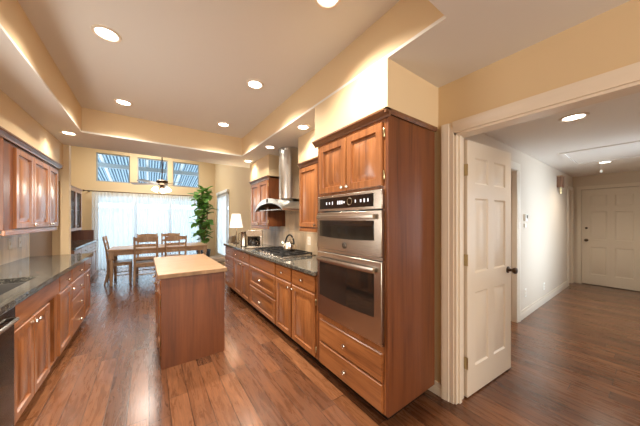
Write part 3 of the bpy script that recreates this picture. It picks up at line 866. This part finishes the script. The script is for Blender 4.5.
# ------------------------------------------------------------------ range hood
hd = thing('range_hood', 'stainless range hood with curved canopy and chimney', 'range hood', (1.66, 3.2, 1.52))
HY0, HY1, HXF = 2.80, 3.78, 1.40
def arch(u, z0, rise): return z0 + rise * (1 - (2 * u - 1) ** 2) ** .8
def vault(x0, x1, za, ra, zb, rb, y0, y1, n=24):
    poly = [(y0 + (y1 - y0) * k / n, arch(k / n, za, ra)) for k in range(n + 1)]
    poly += [(y1 - (y1 - y0) * k / n, arch(1 - k / n, zb, rb)) for k in range(n + 1)]
    return MB().prism(poly, 'X', x0, x1)
vault(HXF + .02, BK - .012, 1.54, .15, 1.52, .145, HY0 + .003, HY1 - .003).build('canopy', 'steel_hood', hd)
fb = vault(HXF - .004, HXF + .022, 1.545, .155, 1.515, .115, HY0, HY1).build('front_band', 'steel_hood', hd)
MB().box(HXF - .007, HXF - .003, 3.26, 3.32, 1.64, 1.695).build('control_strip', 'black', fb)
MB().box(HXF + .03, BK - .014, HY0 + .02, HY1 - .02, 1.525, 1.538).build('filter', 'steel', hd)
pts = []
for k in range(13):
    a = R(90 + 180 * k / 12); pts.append((1.69 + .12 * math.cos(a), 3.22 + .15 * math.sin(a)))
pts = [(BK - .012, 3.37)] + pts + [(BK - .012, 3.07)]
MB().prism(pts, 'Z', 1.70, LOW - .002).build('chimney', 'steel_hood', hd)
MB().prism([(1.60 + (x - 1.60) * 1.0 - (.012 if x < 1.8 else 0), 3.22 + (y - 3.22) * 1.06) for x, y in pts], 'Z', LOW - .03, LOW - .001).build('collar', 'steel_hood', hd)

for yy in (3.02, 3.52):
    light('hood_lamp', 'SPOT', (1.55, yy, 1.515), 1.4, (1, .88, .7), spot_size=R(130), spot_blend=.6, shadow_soft_size=.03)

# ------------------------------------------------------------------ cooktop
ck = thing('gas_cooktop', 'five burner gas cooktop with black grates set into the countertop', 'cooktop', (1.56, 3.16, .914))
MB().box(1.305, 1.82, 2.66, 3.66, .9142, .924).build('pan', 'steel', ck, bevel=.004)
bpos = [(1.45, 2.92), (1.68, 2.92), (1.57, 3.16), (1.45, 3.41), (1.68, 3.41)]
for x, y in bpos:
    MB().lathe((x, y, .924), (0, 0, 1), [(.05, 0), (.05, .008), (.036, .012), (.036, .02), (.03, .024)], 16).build('burner', 'black_matte', ck)
for y0 in (2.69, 3.01, 3.33):
    y1 = y0 + .30
    m = MB(); z = .948
    for x in (1.345, 1.775): m.box(x - .007, x + .007, y0, y1, z - .008, z + .006)
    for y in (y0 + .007, y1 - .007, (y0 + y1) / 2): m.box(1.345, 1.775, y - .006, y + .006, z - .008, z + .006)
    for x in (1.45, 1.57, 1.68): m.box(x - .006, x + .006, y0, y1, z - .007, z + .006)
    for x in (1.345, 1.775):
        for y in (y0 + .01, y1 - .01): m.box(x - .008, x + .008, y - .008, y + .008, .924, z - .007)
    m.build('grate', 'black_matte', ck, smooth=False)
for k in range(5):
    MB().lathe((1.335, 2.96 + k * .10, .924), (0, 0, 1), [(.017, 0), (.017, .014), (.013, .018)], 12).build('knob', 'steel', ck)

# kettle
kt = thing('kettle', 'stainless kettle with black arched handle on the cooktop', 'kettle', (1.64, 3.06, .9585))
kz = .9585; kx, ky = 1.64, 3.06
MB().lathe((kx, ky, kz), (0, 0, 1), [(.080, 0), (.096, .01), (.099, .035), (.090, .07), (.068, .10), (.042, .113), (.040, .115)], 24).build('body', 'chrome', kt)
MB().lathe((kx, ky, kz + .115), (0, 0, 1), [(.040, 0), (.036, .008), (.012, .014), (.010, .022), (.016, .030), (.010, .038)], 16).build('lid', 'chrome', kt)
MB().tube([(kx - .035, ky + .075, kz + .06), (kx - .05, ky + .108, kz + .085), (kx - .058, ky + .125, kz + .11)], [.022, .016, .012], 10).build('spout', 'chrome', kt)
hp = [(kx + .35 * .078 * math.cos(R(a)), ky - .94 * .078 * math.cos(R(a)), kz + .09 + .125 * math.sin(R(a))) for a in range(0, 181, 12)]
MB().tube(hp, .012, 8).build('handle', 'black_matte', kt)

# coffee maker and jug near the lamp
cm = thing('coffee_maker', 'boxy stainless coffee maker with dark brewing bay on the granite', 'coffee maker', (1.47, 3.98, .9145), R(-24))
m = MB().box(-.13, .13, .06, .15, 0, .30).box(-.13, .13, -.13, .06, .20, .30).box(-.13, .13, -.13, .06, 0, .035).box(.09, .13, -.13, .06, .035, .20)
m.build('housing', 'steel', cm, local=True, bevel=.006)
MB().box(-.128, .088, .056, .0595, .037, .198).build('bay', 'black', cm, local=True, smooth=False)
MB().lathe((-.02, -.035, .0355), (0, 0, 1), [(.055, 0), (.066, .02), (.066, .08), (.045, .115), (.048, .13)], 18).build('carafe', 'glass_dark', cm, local=True)
MB().tube([(.02, -.08, .06), (.05, -.125, .07), (.05, -.125, .11), (.02, -.075, .125)], .007, 8).build('carafe_handle', 'chrome', cm, local=True)
jg = thing('pitcher', 'pale steel pitcher beside the coffee maker on the lamp side', 'pitcher', (1.39, 4.33, .9145))
MB().lathe((1.39, 4.33, .9145), (0, 0, 1), [(.05, 0), (.058, .01), (.052, .08), (.042, .16), (.05, .235), (.057, .262), (.052, .262), (.045, .235)], 20).build('body', 'chrome', jg)
MB().tube([(1.35, 4.355, 1.16), (1.315, 4.38, 1.14), (1.315, 4.38, 1.04), (1.345, 4.36, .99)], .007, 8).build('handle', 'chrome', jg)

# table lamp
lx, ly = 1.43, 4.93
lp = thing('table_lamp', 'lit table lamp with white shade on the far counter end', 'lamp', (lx, ly, .9145))
MB().lathe((lx, ly, .9145), (0, 0, 1), [(.06, 0), (.06, .012), (.014, .022), (.008, .05), (.008, .40), (.006, .41)], 18).build('base', 'brass', lp)
MB().lathe((lx, ly, 1.20), (0, 0, 1), [(.130, .035), (.082, .31), (.080, .31), (.128, .035)], 28, caps=False).build('lamp_shade', 'shade', lp)
light('table_bulb', 'POINT', (lx, ly, 1.36), 13, (1, .78, .5), shadow_soft_size=.04)

# ------------------------------------------------------------------ left side: dishwasher, base cabinets, counter, sink
LX = -.698; LB = XL + .004
dwx = thing('dishwasher', 'black dishwasher with steel handle under the left counter', 'dishwasher', (-.97, 1.97, 0))
MB().box(LB, LX, 1.682, 2.278, .10, .872).build('body', 'black_matte', dwx, smooth=False)
MB().box(LX, LX + .03, 1.686, 2.274, .115, .76).build('door', 'black', dwx, bevel=.004)
MB().box(LX, LX + .034, 1.686, 2.274, .765, .868).build('control_panel', 'black', dwx, bevel=.004)
MB().tube([(LX + .03, 1.73, .80), (LX + .058, 1.75, .80), (LX + .058, 2.21, .80), (LX + .03, 2.23, .80)], .011, 8).build('handle', 'steel', dwx)
MB().box(LX - .08, LX - .06, 1.682, 2.278, 0, .10).build('toe_kick', 'toe', dwx, smooth=False)
base_cabinet('sink base cabinet with two doors and an open slot', '+X', LX, LB, 2.282, 3.232, [
    ('drawer', 2.292, 3.222, .715, .862, [], None),
    ('door', 2.296, 2.620, .115, .695, [(2.592, .66)], None), ('door', 2.628, 2.970, .115, .695, [(2.656, .66)], None)], cubby=(2.985, 3.165))
base_cabinet('drawer over door base cabinet on the left between the open slot and the four drawers', '+X', LX, LB, 3.234, 3.670, dd(3.234, 3.670, 1, None))
base_cabinet('four drawer base cabinet on the left run', '+X', LX, LB, 3.672, 4.300, [
    ('drawer', 3.684, 4.288, .715, .860, [(3.986, .787)], None), ('drawer', 3.684, 4.288, .525, .700, [(3.986, .61)], None),
    ('drawer', 3.684, 4.288, .325, .510, [(3.986, .42)], None), ('drawer', 3.684, 4.288, .115, .310, [(3.986, .21)], None)])
base_cabinet('end base cabinet on the left run with dining room beyond', '+X', LX, LB, 4.302, 4.690, dd(4.302, 4.690, -1, None))
SKX0, SKX1, SKY0, SKY1 = -1.13, -.765, 2.35, 3.05
m = MB()
m.box(XL + .013, SKX0, .6, 4.715, .874, .914).box(SKX1, -.655, .6, 4.715, .874, .914)
m.box(SKX0, SKX1, .6, SKY0, .874, .914).box(SKX0, SKX1, SKY1, 4.715, .874, .914)
tag(m.build('countertop', 'granite', smooth=False), 'dark granite countertop with the undermount sink', 'countertop')
sk = thing('sink', 'dark undermount sink let into the left granite counter', 'sink', (-.95, 2.7, .8735))
m = MB(); g = .012; zt, zb = .8735, .8725
O = [(SKX0 - g, SKY0 - g), (SKX1 + g, SKY0 - g), (SKX1 + g, SKY1 + g), (SKX0 - g, SKY1 + g)]
vs, fs = [], []
for ins, z in ((0, .8735), (g + .004, .8735), (g + .008, .872), (g + .016, .735), (.05, .715)):
    for sx, sy, (x, y) in ((1, 1, O[0]), (-1, 1, O[1]), (-1, -1, O[2]), (1, -1, O[3])): vs.append((x + sx * ins, y + sy * ins, z))
for k in range(4):
    for q in range(4): fs.append((k * 4 + q, k * 4 + (q + 1) % 4, k * 4 + 4 + (q + 1) % 4, k * 4 + 4 + q))
fs.append((16, 17, 18, 19))
m.add(vs, fs).build('basin', simple('sink_composite', srgb(70, 66, 62), .4), sk)
MB().lathe((-.95, 2.7, .715), (0, 0, 1), [(.045, 0), (.045, .003), (.03, .002)], 16).build('drain', 'chrome', sk)
struct(MB().box(XL, XL + .012, -1.0, 4.70, .874, 1.30).build('wall_backsplash_left', 'tile', smooth=False))
struct(MB().box(XL, XL + .014, 4.70, 4.72, .914, 1.30).build('trim_tile_edge', 'white', smooth=False))

wall_cabinet('three door wall cabinet on the left wall above the sink counter', '+X', -.985, LB, 3.15, 4.56, 1.30, 2.07, [
    ('door', 3.325, 3.722, 1.31, 2.035, [(3.692, 1.34)], None), ('door', 3.732, 4.200, 1.31, 2.035, [(4.17, 1.34)], None), ('door', 4.210, 4.548, 1.31, 2.035, [(4.24, 1.34)], None)], crown=False)
m = MB().prism(crown_poly(-.975, -1, 2.085), 'Y', 2.2, 4.62)
struct(m.build('trim_crown_left', 'crown', smooth=False))

def outlet(label, loc, N, w=.075, h=.118, kind='switch', cat='light switch'):
    t = thing('wall_plate', label, cat, loc)
    U, n = AX[N]; U, n = Vector(U), Vector(n); Z = Vector((0, 0, 1)); L0 = Vector(loc)
    MB().rings(L0 - U * w / 2 - Z * h / 2, U, Z, n, w, h, [(0, 0), (0, .003), (.004, .006)]).build('plate', 'plate', t)
    k = .011 if kind == 'switch' else .016
    for dz in ((0,) if kind == 'switch' else (-.022, .022)):
        MB().rings(L0 - U * k + Z * (dz - .016) + n * .006, U, Z, n, 2 * k, .032, [(0, 0), (.002, .004)]).build('switch' if kind == 'switch' else 'socket', 'white', t)
    return t
outlet('wall switch plate on the left tile backsplash, farther from the tile edge', (XL + .012, 4.20, 1.12), '+X')
outlet('wall switch plate on the left tile backsplash, nearer the tile edge', (XL + .012, 4.45, 1.12), '+X')
outlet('outlet plate on the tile between the kettle and the oven cabinet', (XR - .012, 2.90, 1.09), '-X', kind='o', cat='outlet')
outlet('outlet plate low on the hall wall in the bluish daylight', (5.39, HY, .28), '-Y', kind='o', cat='outlet')
outlet('outlet plate low on the hall wall near the side door casing', (4.42, HY, .34), '-Y', kind='o', cat='outlet')
ts = thing('thermostat', 'small white thermostat on the hall wall', 'thermostat', (4.38, HY, 1.42))
MB().box(4.33, 4.43, HY - .028, HY, 1.37, 1.47).build('case', 'plate', ts, bevel=.005)
MB().box(4.375, 4.42, HY - .030, HY - .0275, 1.41, 1.455).build('screen', 'glass_dark', ts)
MB().box(4.34, 4.40, HY - .02, HY, 1.28, 1.34).build('sensor', 'plate', ts, bevel=.004)
ch = thing('door_chime', 'small brown wooden door chime high on the hall wall', 'door chime', (6.35, HY, 2.08))
MB().box(6.25, 6.45, HY - .07, HY, 2.0, 2.2).build('box', 'hutch', ch, bevel=.004)
MB().box(6.24, 6.46, HY - .078, HY, 2.2, 2.215).build('cap', 'oak', ch, bevel=.002)
for xx in (6.30, 6.37): MB().lathe((xx, HY - .04, 1.88), (0, 0, 1), [(.012, 0), (.012, .118)], 10).build('tube', 'brass_hinge', ch)
ah = thing('attic_hatch', 'white attic hatch panel in the hall ceiling with pull cord', 'attic hatch', (5.5, .3, HALL))
hx0, hx1, hy0, hy1 = 4.78, 5.95, -.35, .84
m = MB().box(hx0, hx1, hy0, hy0 + .05, HALL - .014, HALL).box(hx0, hx1, hy1 - .05, hy1, HALL - .014, HALL)
m.box(hx0, hx0 + .05, hy0 + .05, hy1 - .05, HALL - .014, HALL).box(hx1 - .05, hx1, hy0 + .05, hy1 - .05, HALL - .014, HALL)
m.build('frame', 'ceil_hall', ah, smooth=False)
MB().box(hx0 + .055, hx1 - .055, hy0 + .055, hy1 - .055, HALL - .006, HALL - .001).build('panel', 'ceil_hall', ah, smooth=False)
MB().tube([(5.86, .54, HALL - .006), (5.86, .54, 2.18)], .002, 6).build('cord', 'plate', ah)
MB().lathe((5.86, .54, 2.14), (0, 0, 1), [(.006, 0), (.016, .012), (.016, .03), (.005, .042)], 10).build('cord_knob', 'plate', ah)

# ------------------------------------------------------------------ island
IX, IY, IA = .092, 2.665, R(0.7)
il = thing('kitchen_island', 'narrow wooden kitchen island with butcher block top', 'kitchen island', (IX, IY, 0), IA)
iw, idp, ih = .562, 1.255, .842
m = MB().box(0, iw, 0, .02, 0, ih).box(iw - .02, iw, .02, idp, .0, ih).box(.0, iw - .02, idp - .02, idp, 0, ih).box(.012, iw - .02, .02, idp - .02, .10, ih)
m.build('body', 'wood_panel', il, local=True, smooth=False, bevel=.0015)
MB().box(.07, .085, .02, idp - .02, 0, .10).build('toe_kick', 'toe', il, local=True, smooth=False)
MB().box(-.028, iw + .022, -.018, idp + .018, ih + .001, ih + .042).build('worktop', 'butcher', il, local=True, bevel=.004)
for a0, a1 in ((.03, .42), (.435, .82), (.835, 1.225)):
    def loc_front(a0, a1, z0, z1, raised, nm, mat):
        mb = MB(); front(mb, '-X', a0, a1, z0, z1, .012, raised)
        return mb.build(nm, mat, il, local=True)
    o = loc_front(a0, a1, .70, .825, False, 'drawer', 'wood_h')
    MB().lathe((-.0075, (a0 + a1) / 2, .762), (-1, 0, 0), KNOB, 12).build('knob', 'chrome', o, local=True)
    o = loc_front(a0, a1, .115, .685, True, 'door', 'wood_v')
    MB().lathe((-.0075, a1 - .03, .64), (-1, 0, 0), KNOB, 12).build('knob', 'chrome', o, local=True)
    for hz in (.19, .58): MB().lathe((-.006, a0 - .006, hz), (0, 0, 1), [(.003, 0), (.007, .006), (.007, .06), (.003, .066)], 8).build('hinge', 'brass_hinge', o, local=True)

# ------------------------------------------------------------------ dining table and chairs
TXa, TXb, TYa, TYb = -.70, 1.20, 6.58, 7.48
tb = thing('dining_table', 'long wooden dining table before the sliding doors', 'table', (.25, 7.03, 0))
MB().box(TXa, TXb, TYa, TYb, .728, .762).build('tabletop', 'oak', tb, bevel=.005)
m = MB().box(TXa + .09, TXb - .09, TYa + .05, TYa + .07, .635, .727).box(TXa + .09, TXb - .09, TYb - .07, TYb - .05, .635, .727)
m.box(TXa + .05, TXa + .07, TYa + .09, TYb - .09, .635, .727).box(TXb - .07, TXb - .05, TYa + .09, TYb - .09, .635, .727)
m.build('apron', 'oak', tb, smooth=False)
LEG = [(.022, 0), (.030, .02), (.024, .05), (.026, .08), (.036, .30), (.044, .44), (.036, .50), (.030, .52), (.044, .545), (.032, .565), (.040, .58)]
for x in (TXa + .055, TXb - .055):
    for y in (TYa + .055, TYb - .055):
        MB().lathe((x, y, 0), (0, 0, 1), LEG, 14).box(x - .042, x + .042, y - .042, y + .042, .58, .727).build('leg', 'oak_v', tb)
def make_chair():
    t = thing('ladder_back_chair', '', 'chair', (0, 0, 0), 0, 'wooden ladder back chairs round the dining table')
    w = .215
    MB().prism([(-w, -.20), (w, -.20), (w + .015, .20), (-w - .015, .20)], 'Z', .435, .460).build('seat', 'oak_v', t, local=True, bevel=.006)
    m = MB().box(-w + .02, w - .02, .165, .185, .385, .434).box(-w + .02, w - .02, -.185, -.165, .385, .434).box(-w + .01, -w + .03, -.16, .16, .385, .434).box(w - .03, w - .01, -.16, .16, .385, .434)
    m.build('seat_rail', 'oak_v', t, local=True, smooth=False)
    for s in (-1, 1):
        MB().tube([(s * (w - .01), -.25, 0), (s * (w - .015), -.20, .25), (s * (w - .02), -.195, .45), (s * (w - .018), -.225, .75), (s * (w - .012), -.275, 1.03)], [.016, .02, .021, .019, .015], 10).build('back_post', 'oak_v', t, local=True)
        MB().lathe((s * (w - .01), .175, 0), (0, 0, 1), [(.013, 0), (.017, .06), (.022, .30), (.020, .434)], 12).build('leg', 'oak_v', t, local=True)
        MB().tube([(s * (w - .012), -.225, .18), (s * (w - .01), .175, .18)], .010, 8).build('stretcher', 'oak_v', t, local=True)
    MB().tube([(-w + .02, .175, .25), (w - .02, .175, .25)], .010, 8).build('stretcher', 'oak_v', t, local=True)
    MB().tube([(-w + .02, -.205, .22), (w - .02, -.205, .22)], .010, 8).build('stretcher', 'oak_v', t, local=True)
    for z, y, hh in ((.56, -.205, .045), (.70, -.22, .05), (.84, -.243, .055), (.975, -.268, .07)):
        vs, fs = [], []
        n = 10
        for k in range(n + 1):
            u = k / n; x = (2 * u - 1) * (w - .02); b = -.03 * math.sin(math.pi * u); up_ = .018 * math.sin(math.pi * u) if z > .9 else .008 * math.sin(math.pi * u)
            for dy, dz in ((-.007, -hh / 2), (.007, -hh / 2), (.007, hh / 2 + up_), (-.007, hh / 2 + up_)):
                vs.append((x, y + b + dy, z + dz))
        for k in range(n):
            for q in range(4): fs.append((k * 4 + q, k * 4 + (q + 1) % 4, k * 4 + 4 + (q + 1) % 4, k * 4 + 4 + q))
        fs.append((0, 1, 2, 3)); fs.append((n * 4, n * 4 + 1, n * 4 + 2, n * 4 + 3))
        MB().add(vs, fs).build('back_slat', 'oak_v', t, local=True)
    return t
ch0 = make_chair()
spots = [(-.05, 6.62, 0, 'ladder back chair on the kitchen side of the table, nearer the hutch'),
         (.50, 6.62, 0, 'ladder back chair on the kitchen side of the table, nearer the plant'),
         (-.03, 7.42, 180, 'ladder back chair on the window side of the table, nearer the hutch'),
         (.48, 7.42, 180, 'ladder back chair on the window side of the table, nearer the plant'),
         (-.52, 7.03, -90, 'ladder back chair seen sideways at the hutch end of the table')]
for i, (x, y, a, lb) in enumerate(spots):
    o = ch0 if i == 0 else copy_tree(ch0)
    o.location = (x, y, 0); o.rotation_euler = (0, 0, R(a)); o['label'] = lb

uc = thing('upholstered_chair', 'grey upholstered chair at the plant end of the table', 'chair', (1.42, 6.28, 0), R(62))
m = MB().prism([(-.25, .44), (-.17, .44), (-.27, .98), (-.335, 1.0), (-.355, .97)], 'X', -.23, .23)
m.build('backrest', 'fabric', uc, local=True, bevel=.02)
MB().box(-.24, .24, -.20, .25, .38, .48).build('seat', 'fabric', uc, local=True, bevel=.025)
for x in (-.2, .2):
    for y in (-.17, .21): MB().lathe((x, y, 0), (0, 0, 1), [(.014, 0), (.022, .38)], 10).build('leg', 'oak_v', uc, local=True)

# ------------------------------------------------------------------ fiddle leaf fig
px_, py_ = 1.38, 8.2
fg = thing('potted_fig', 'tall leafy fig plant in a dark pot by the sliding doors', 'plant', (px_, py_, 0))
MB().lathe((px_, py_, 0), (0, 0, 1), [(.13, 0), (.15, .02), (.20, .42), (.205, .46), (.185, .46), (.178, .40)], 24, caps=True).build('pot', 'pot', fg)
MB().lathe((px_, py_, .40), (0, 0, 1), [(.175, 0), (.175, .02)], 20).build('soil', 'soil', fg)
tr = MB()
tr.tube([(px_, py_, .41), (px_ + .02, py_ - .02, .9), (px_ - .02, py_, 1.5), (px_ + .01, py_, 2.2)], [.022, .02, .016, .008], 8)
tr.tube([(px_ + .02, py_ - .02, .9), (px_ + .1, py_ - .06, 1.3), (px_ + .1, py_ - .08, 2.0)], [.014, .012, .007], 8)
tr.tube([(px_ - .01, py_, 1.1), (px_ - .12, py_ + .02, 1.5), (px_ - .12, py_ - .02, 2.0)], [.014, .012, .007], 8)
tr.build('trunk', 'trunk', fg)
rnd = random.Random(3)
lf = MB()
def leaf(base, az, tilt, ln, wd):
    n = 7; vs, fs = [], []
    for k in range(n + 1):
        u = k / n
        w = wd * (math.sin(math.pi * min(1, u ** .8)) ** .7) * (.65 + .5 * u) if 0 < u < 1 else .002
        y = ln * u; z = -.35 * ln * u * u
        for s in (-1, -.5, 0, .5, 1): vs.append((s * w, y, z + .25 * abs(s) * w + .012 * math.sin(6 * u + s)))
    for k in range(n):
        for q in range(4): fs.append((k * 5 + q, k * 5 + q + 1, k * 5 + 6 + q, k * 5 + 5 + q))
    mt = Matrix.Translation(base) @ Matrix.Rotation(az, 4, 'Z') @ Matrix.Rotation(tilt, 4, 'X')
    b = MB().add(vs, fs).xform(mt); lf.add(b.v, b.f)
for k in range(120):
    z = .72 + 1.6 * (k / 119) ** .9
    st = rnd.choice([(0.0, 0.0), (.08, -.03), (-.12, 0.0)])
    az = k * 2.4 + rnd.uniform(-.4, .4); ln = rnd.uniform(.22, .33) * (1.0 if z < 2.1 else .9)
    leaf(Vector((px_ + 1.15 * st[0] * (1 if z > 1.2 else .4), py_ + st[1], z)), az, rnd.uniform(-.35, 1.15), ln, ln * .40)
lf.build('foliage', 'leaf', fg)

# ------------------------------------------------------------------ hutch on the dining left wall
hu = thing('hutch', 'dark wooden hutch with glass doors by the dining wall', 'hutch', (-1.4, 7.0, 0))
HB0, HB1 = 5.95, 8.15
MB().box(-1.675, -1.09, HB0, HB1, .08, .86).build('base', 'hutch', hu, smooth=False, bevel=.002)
MB().box(-1.675, -1.16, HB0, HB1, 0, .08).build('plinth', 'toe', hu, smooth=False)
MB().box(-1.675, -1.05, HB0 - .02, HB1 + .02, .861, .90).build('counter', 'granite', hu, bevel=.004)
m = MB().box(-1.675, -1.36, HB0, HB0 + .02, 1.14, 2.08).box(-1.675, -1.36, HB1 - .02, HB1, 1.14, 2.08).box(-1.675, -1.36, HB0, HB1, 1.14, 1.16).box(-1.675, -1.36, HB0, HB1, 2.06, 2.08)
m.box(-1.675, -1.66, HB0, HB1, 1.16, 2.06).box(-1.66, -1.38, HB0 + .02, HB1 - .02, 1.6, 1.615)
m.build('upper_case', 'hutch', hu, smooth=False)
MB().box(-1.675, -1.655, HB0, HB1, .901, 1.14).build('back_panel', 'wood_panel', hu, smooth=False)
MB().box(-1.655, -1.12, HB1 - .03, HB1, .901, 1.139).build('side_panel', 'wood_panel', hu, smooth=False)
nd = 4; ww = (HB1 - HB0) / nd
for k in range(nd):
    a0, a1 = HB0 + ww * k + .008, HB0 + ww * (k + 1) - .008
    s = .06
    m = MB().box(-1.358, -1.336, a0, a0 + s, 1.145, 2.075).box(-1.358, -1.336, a1 - s, a1, 1.145, 2.075).box(-1.358, -1.336, a0 + s, a1 - s, 1.145, 1.145 + s).box(-1.358, -1.336, a0 + s, a1 - s, 2.075 - s, 2.075)
    o = m.build('glass_door', 'hutch', hu, smooth=False)
    MB().box(-1.349, -1.345, a0 + s, a1 - s, 1.145 + s, 2.075 - s).build('pane', 'glass_cab', o, smooth=False)
    knob_at(o, '+X', a1 - .03 if k % 2 == 0 else a0 + .03, 1.25, -1.336)
    o = front(MB(), '+X', a0, a1, .69, .845, -1.09, False).build('drawer', 'hutch', hu); knob_at(o, '+X', (a0 + a1) / 2, .77, -1.0705)
    o = front(MB(), '+X', a0, a1, .095, .675, -1.09, True).build('door', 'hutch', hu); knob_at(o, '+X', a1 - .03 if k % 2 == 0 else a0 + .03, .63, -1.0705)
MB().prism(crown_poly(-1.36, -1, 2.09), 'Y', HB0 - .03, HB1 + .03).build('crown', 'hutch', hu, smooth=False)

# ------------------------------------------------------------------ ceiling fan
fx, fy, fz = .26, 7.0, 2.30
fn = thing('ceiling_fan', 'ceiling fan with lit glass shades over the dining table', 'ceiling fan', (fx, fy, DIN))
MB().lathe((fx, fy, fz + .06), (0, 0, 1), [(.013, 0), (.013, DIN - fz - .1)], 10).build('rod', 'brass', fn)
MB().lathe((fx, fy, DIN - .06), (0, 0, 1), [(.03, 0), (.07, .03), (.07, .0595)], 16).build('canopy', 'brass', fn)
MB().lathe((fx, fy, fz - .08), (0, 0, 1), [(.04, 0), (.09, .02), (.125, .05), (.125, .11), (.07, .14), (.02, .15)], 20).build('motor', 'brass', fn)
for k in range(5):
    a = R(12 + 72 * k)
    mt = Matrix.Translation((fx, fy, fz - .045)) @ Matrix.Rotation(a, 4, 'Z') @ Matrix.Rotation(R(11), 4, 'X')
    m = MB().prism([(.19, -.055), (.62, -.075), (.66, -.05), (.66, .05), (.62, .075), (.19, .055)], 'Z', -.004, .004)
    m.box(.11, .25, -.02, .02, -.010, -.004); m.xform(mt)
    m.build('blade', wood('fan_blade_wood', srgb(120, 104, 88), srgb(140, 122, 104), srgb(160, 142, 124), 'X') if k == 0 else bpy.data.materials['fan_blade_wood'], fn)
MB().lathe((fx, fy, fz - .15), (0, 0, 1), [(.03, 0), (.05, .02), (.05, .07)], 14).build('light_kit', 'brass', fn)
for k in range(3):
    a = R(200 + 120 * k); cx_, cy_ = fx + .115 * math.cos(a), fy + .115 * math.sin(a)
    MB().lathe((cx_, cy_, fz - .12), (math.cos(a) * .5, math.sin(a) * .5, -1), [(.022, 0), (.045, .03), (.062, .08), (.066, .11), (.02, .112)], 14).build('glass_shade', 'bulb', fn)
light('fan_bulbs', 'POINT', (fx, fy, fz - .32), 6, (1, .93, .82), shadow_soft_size=.14)
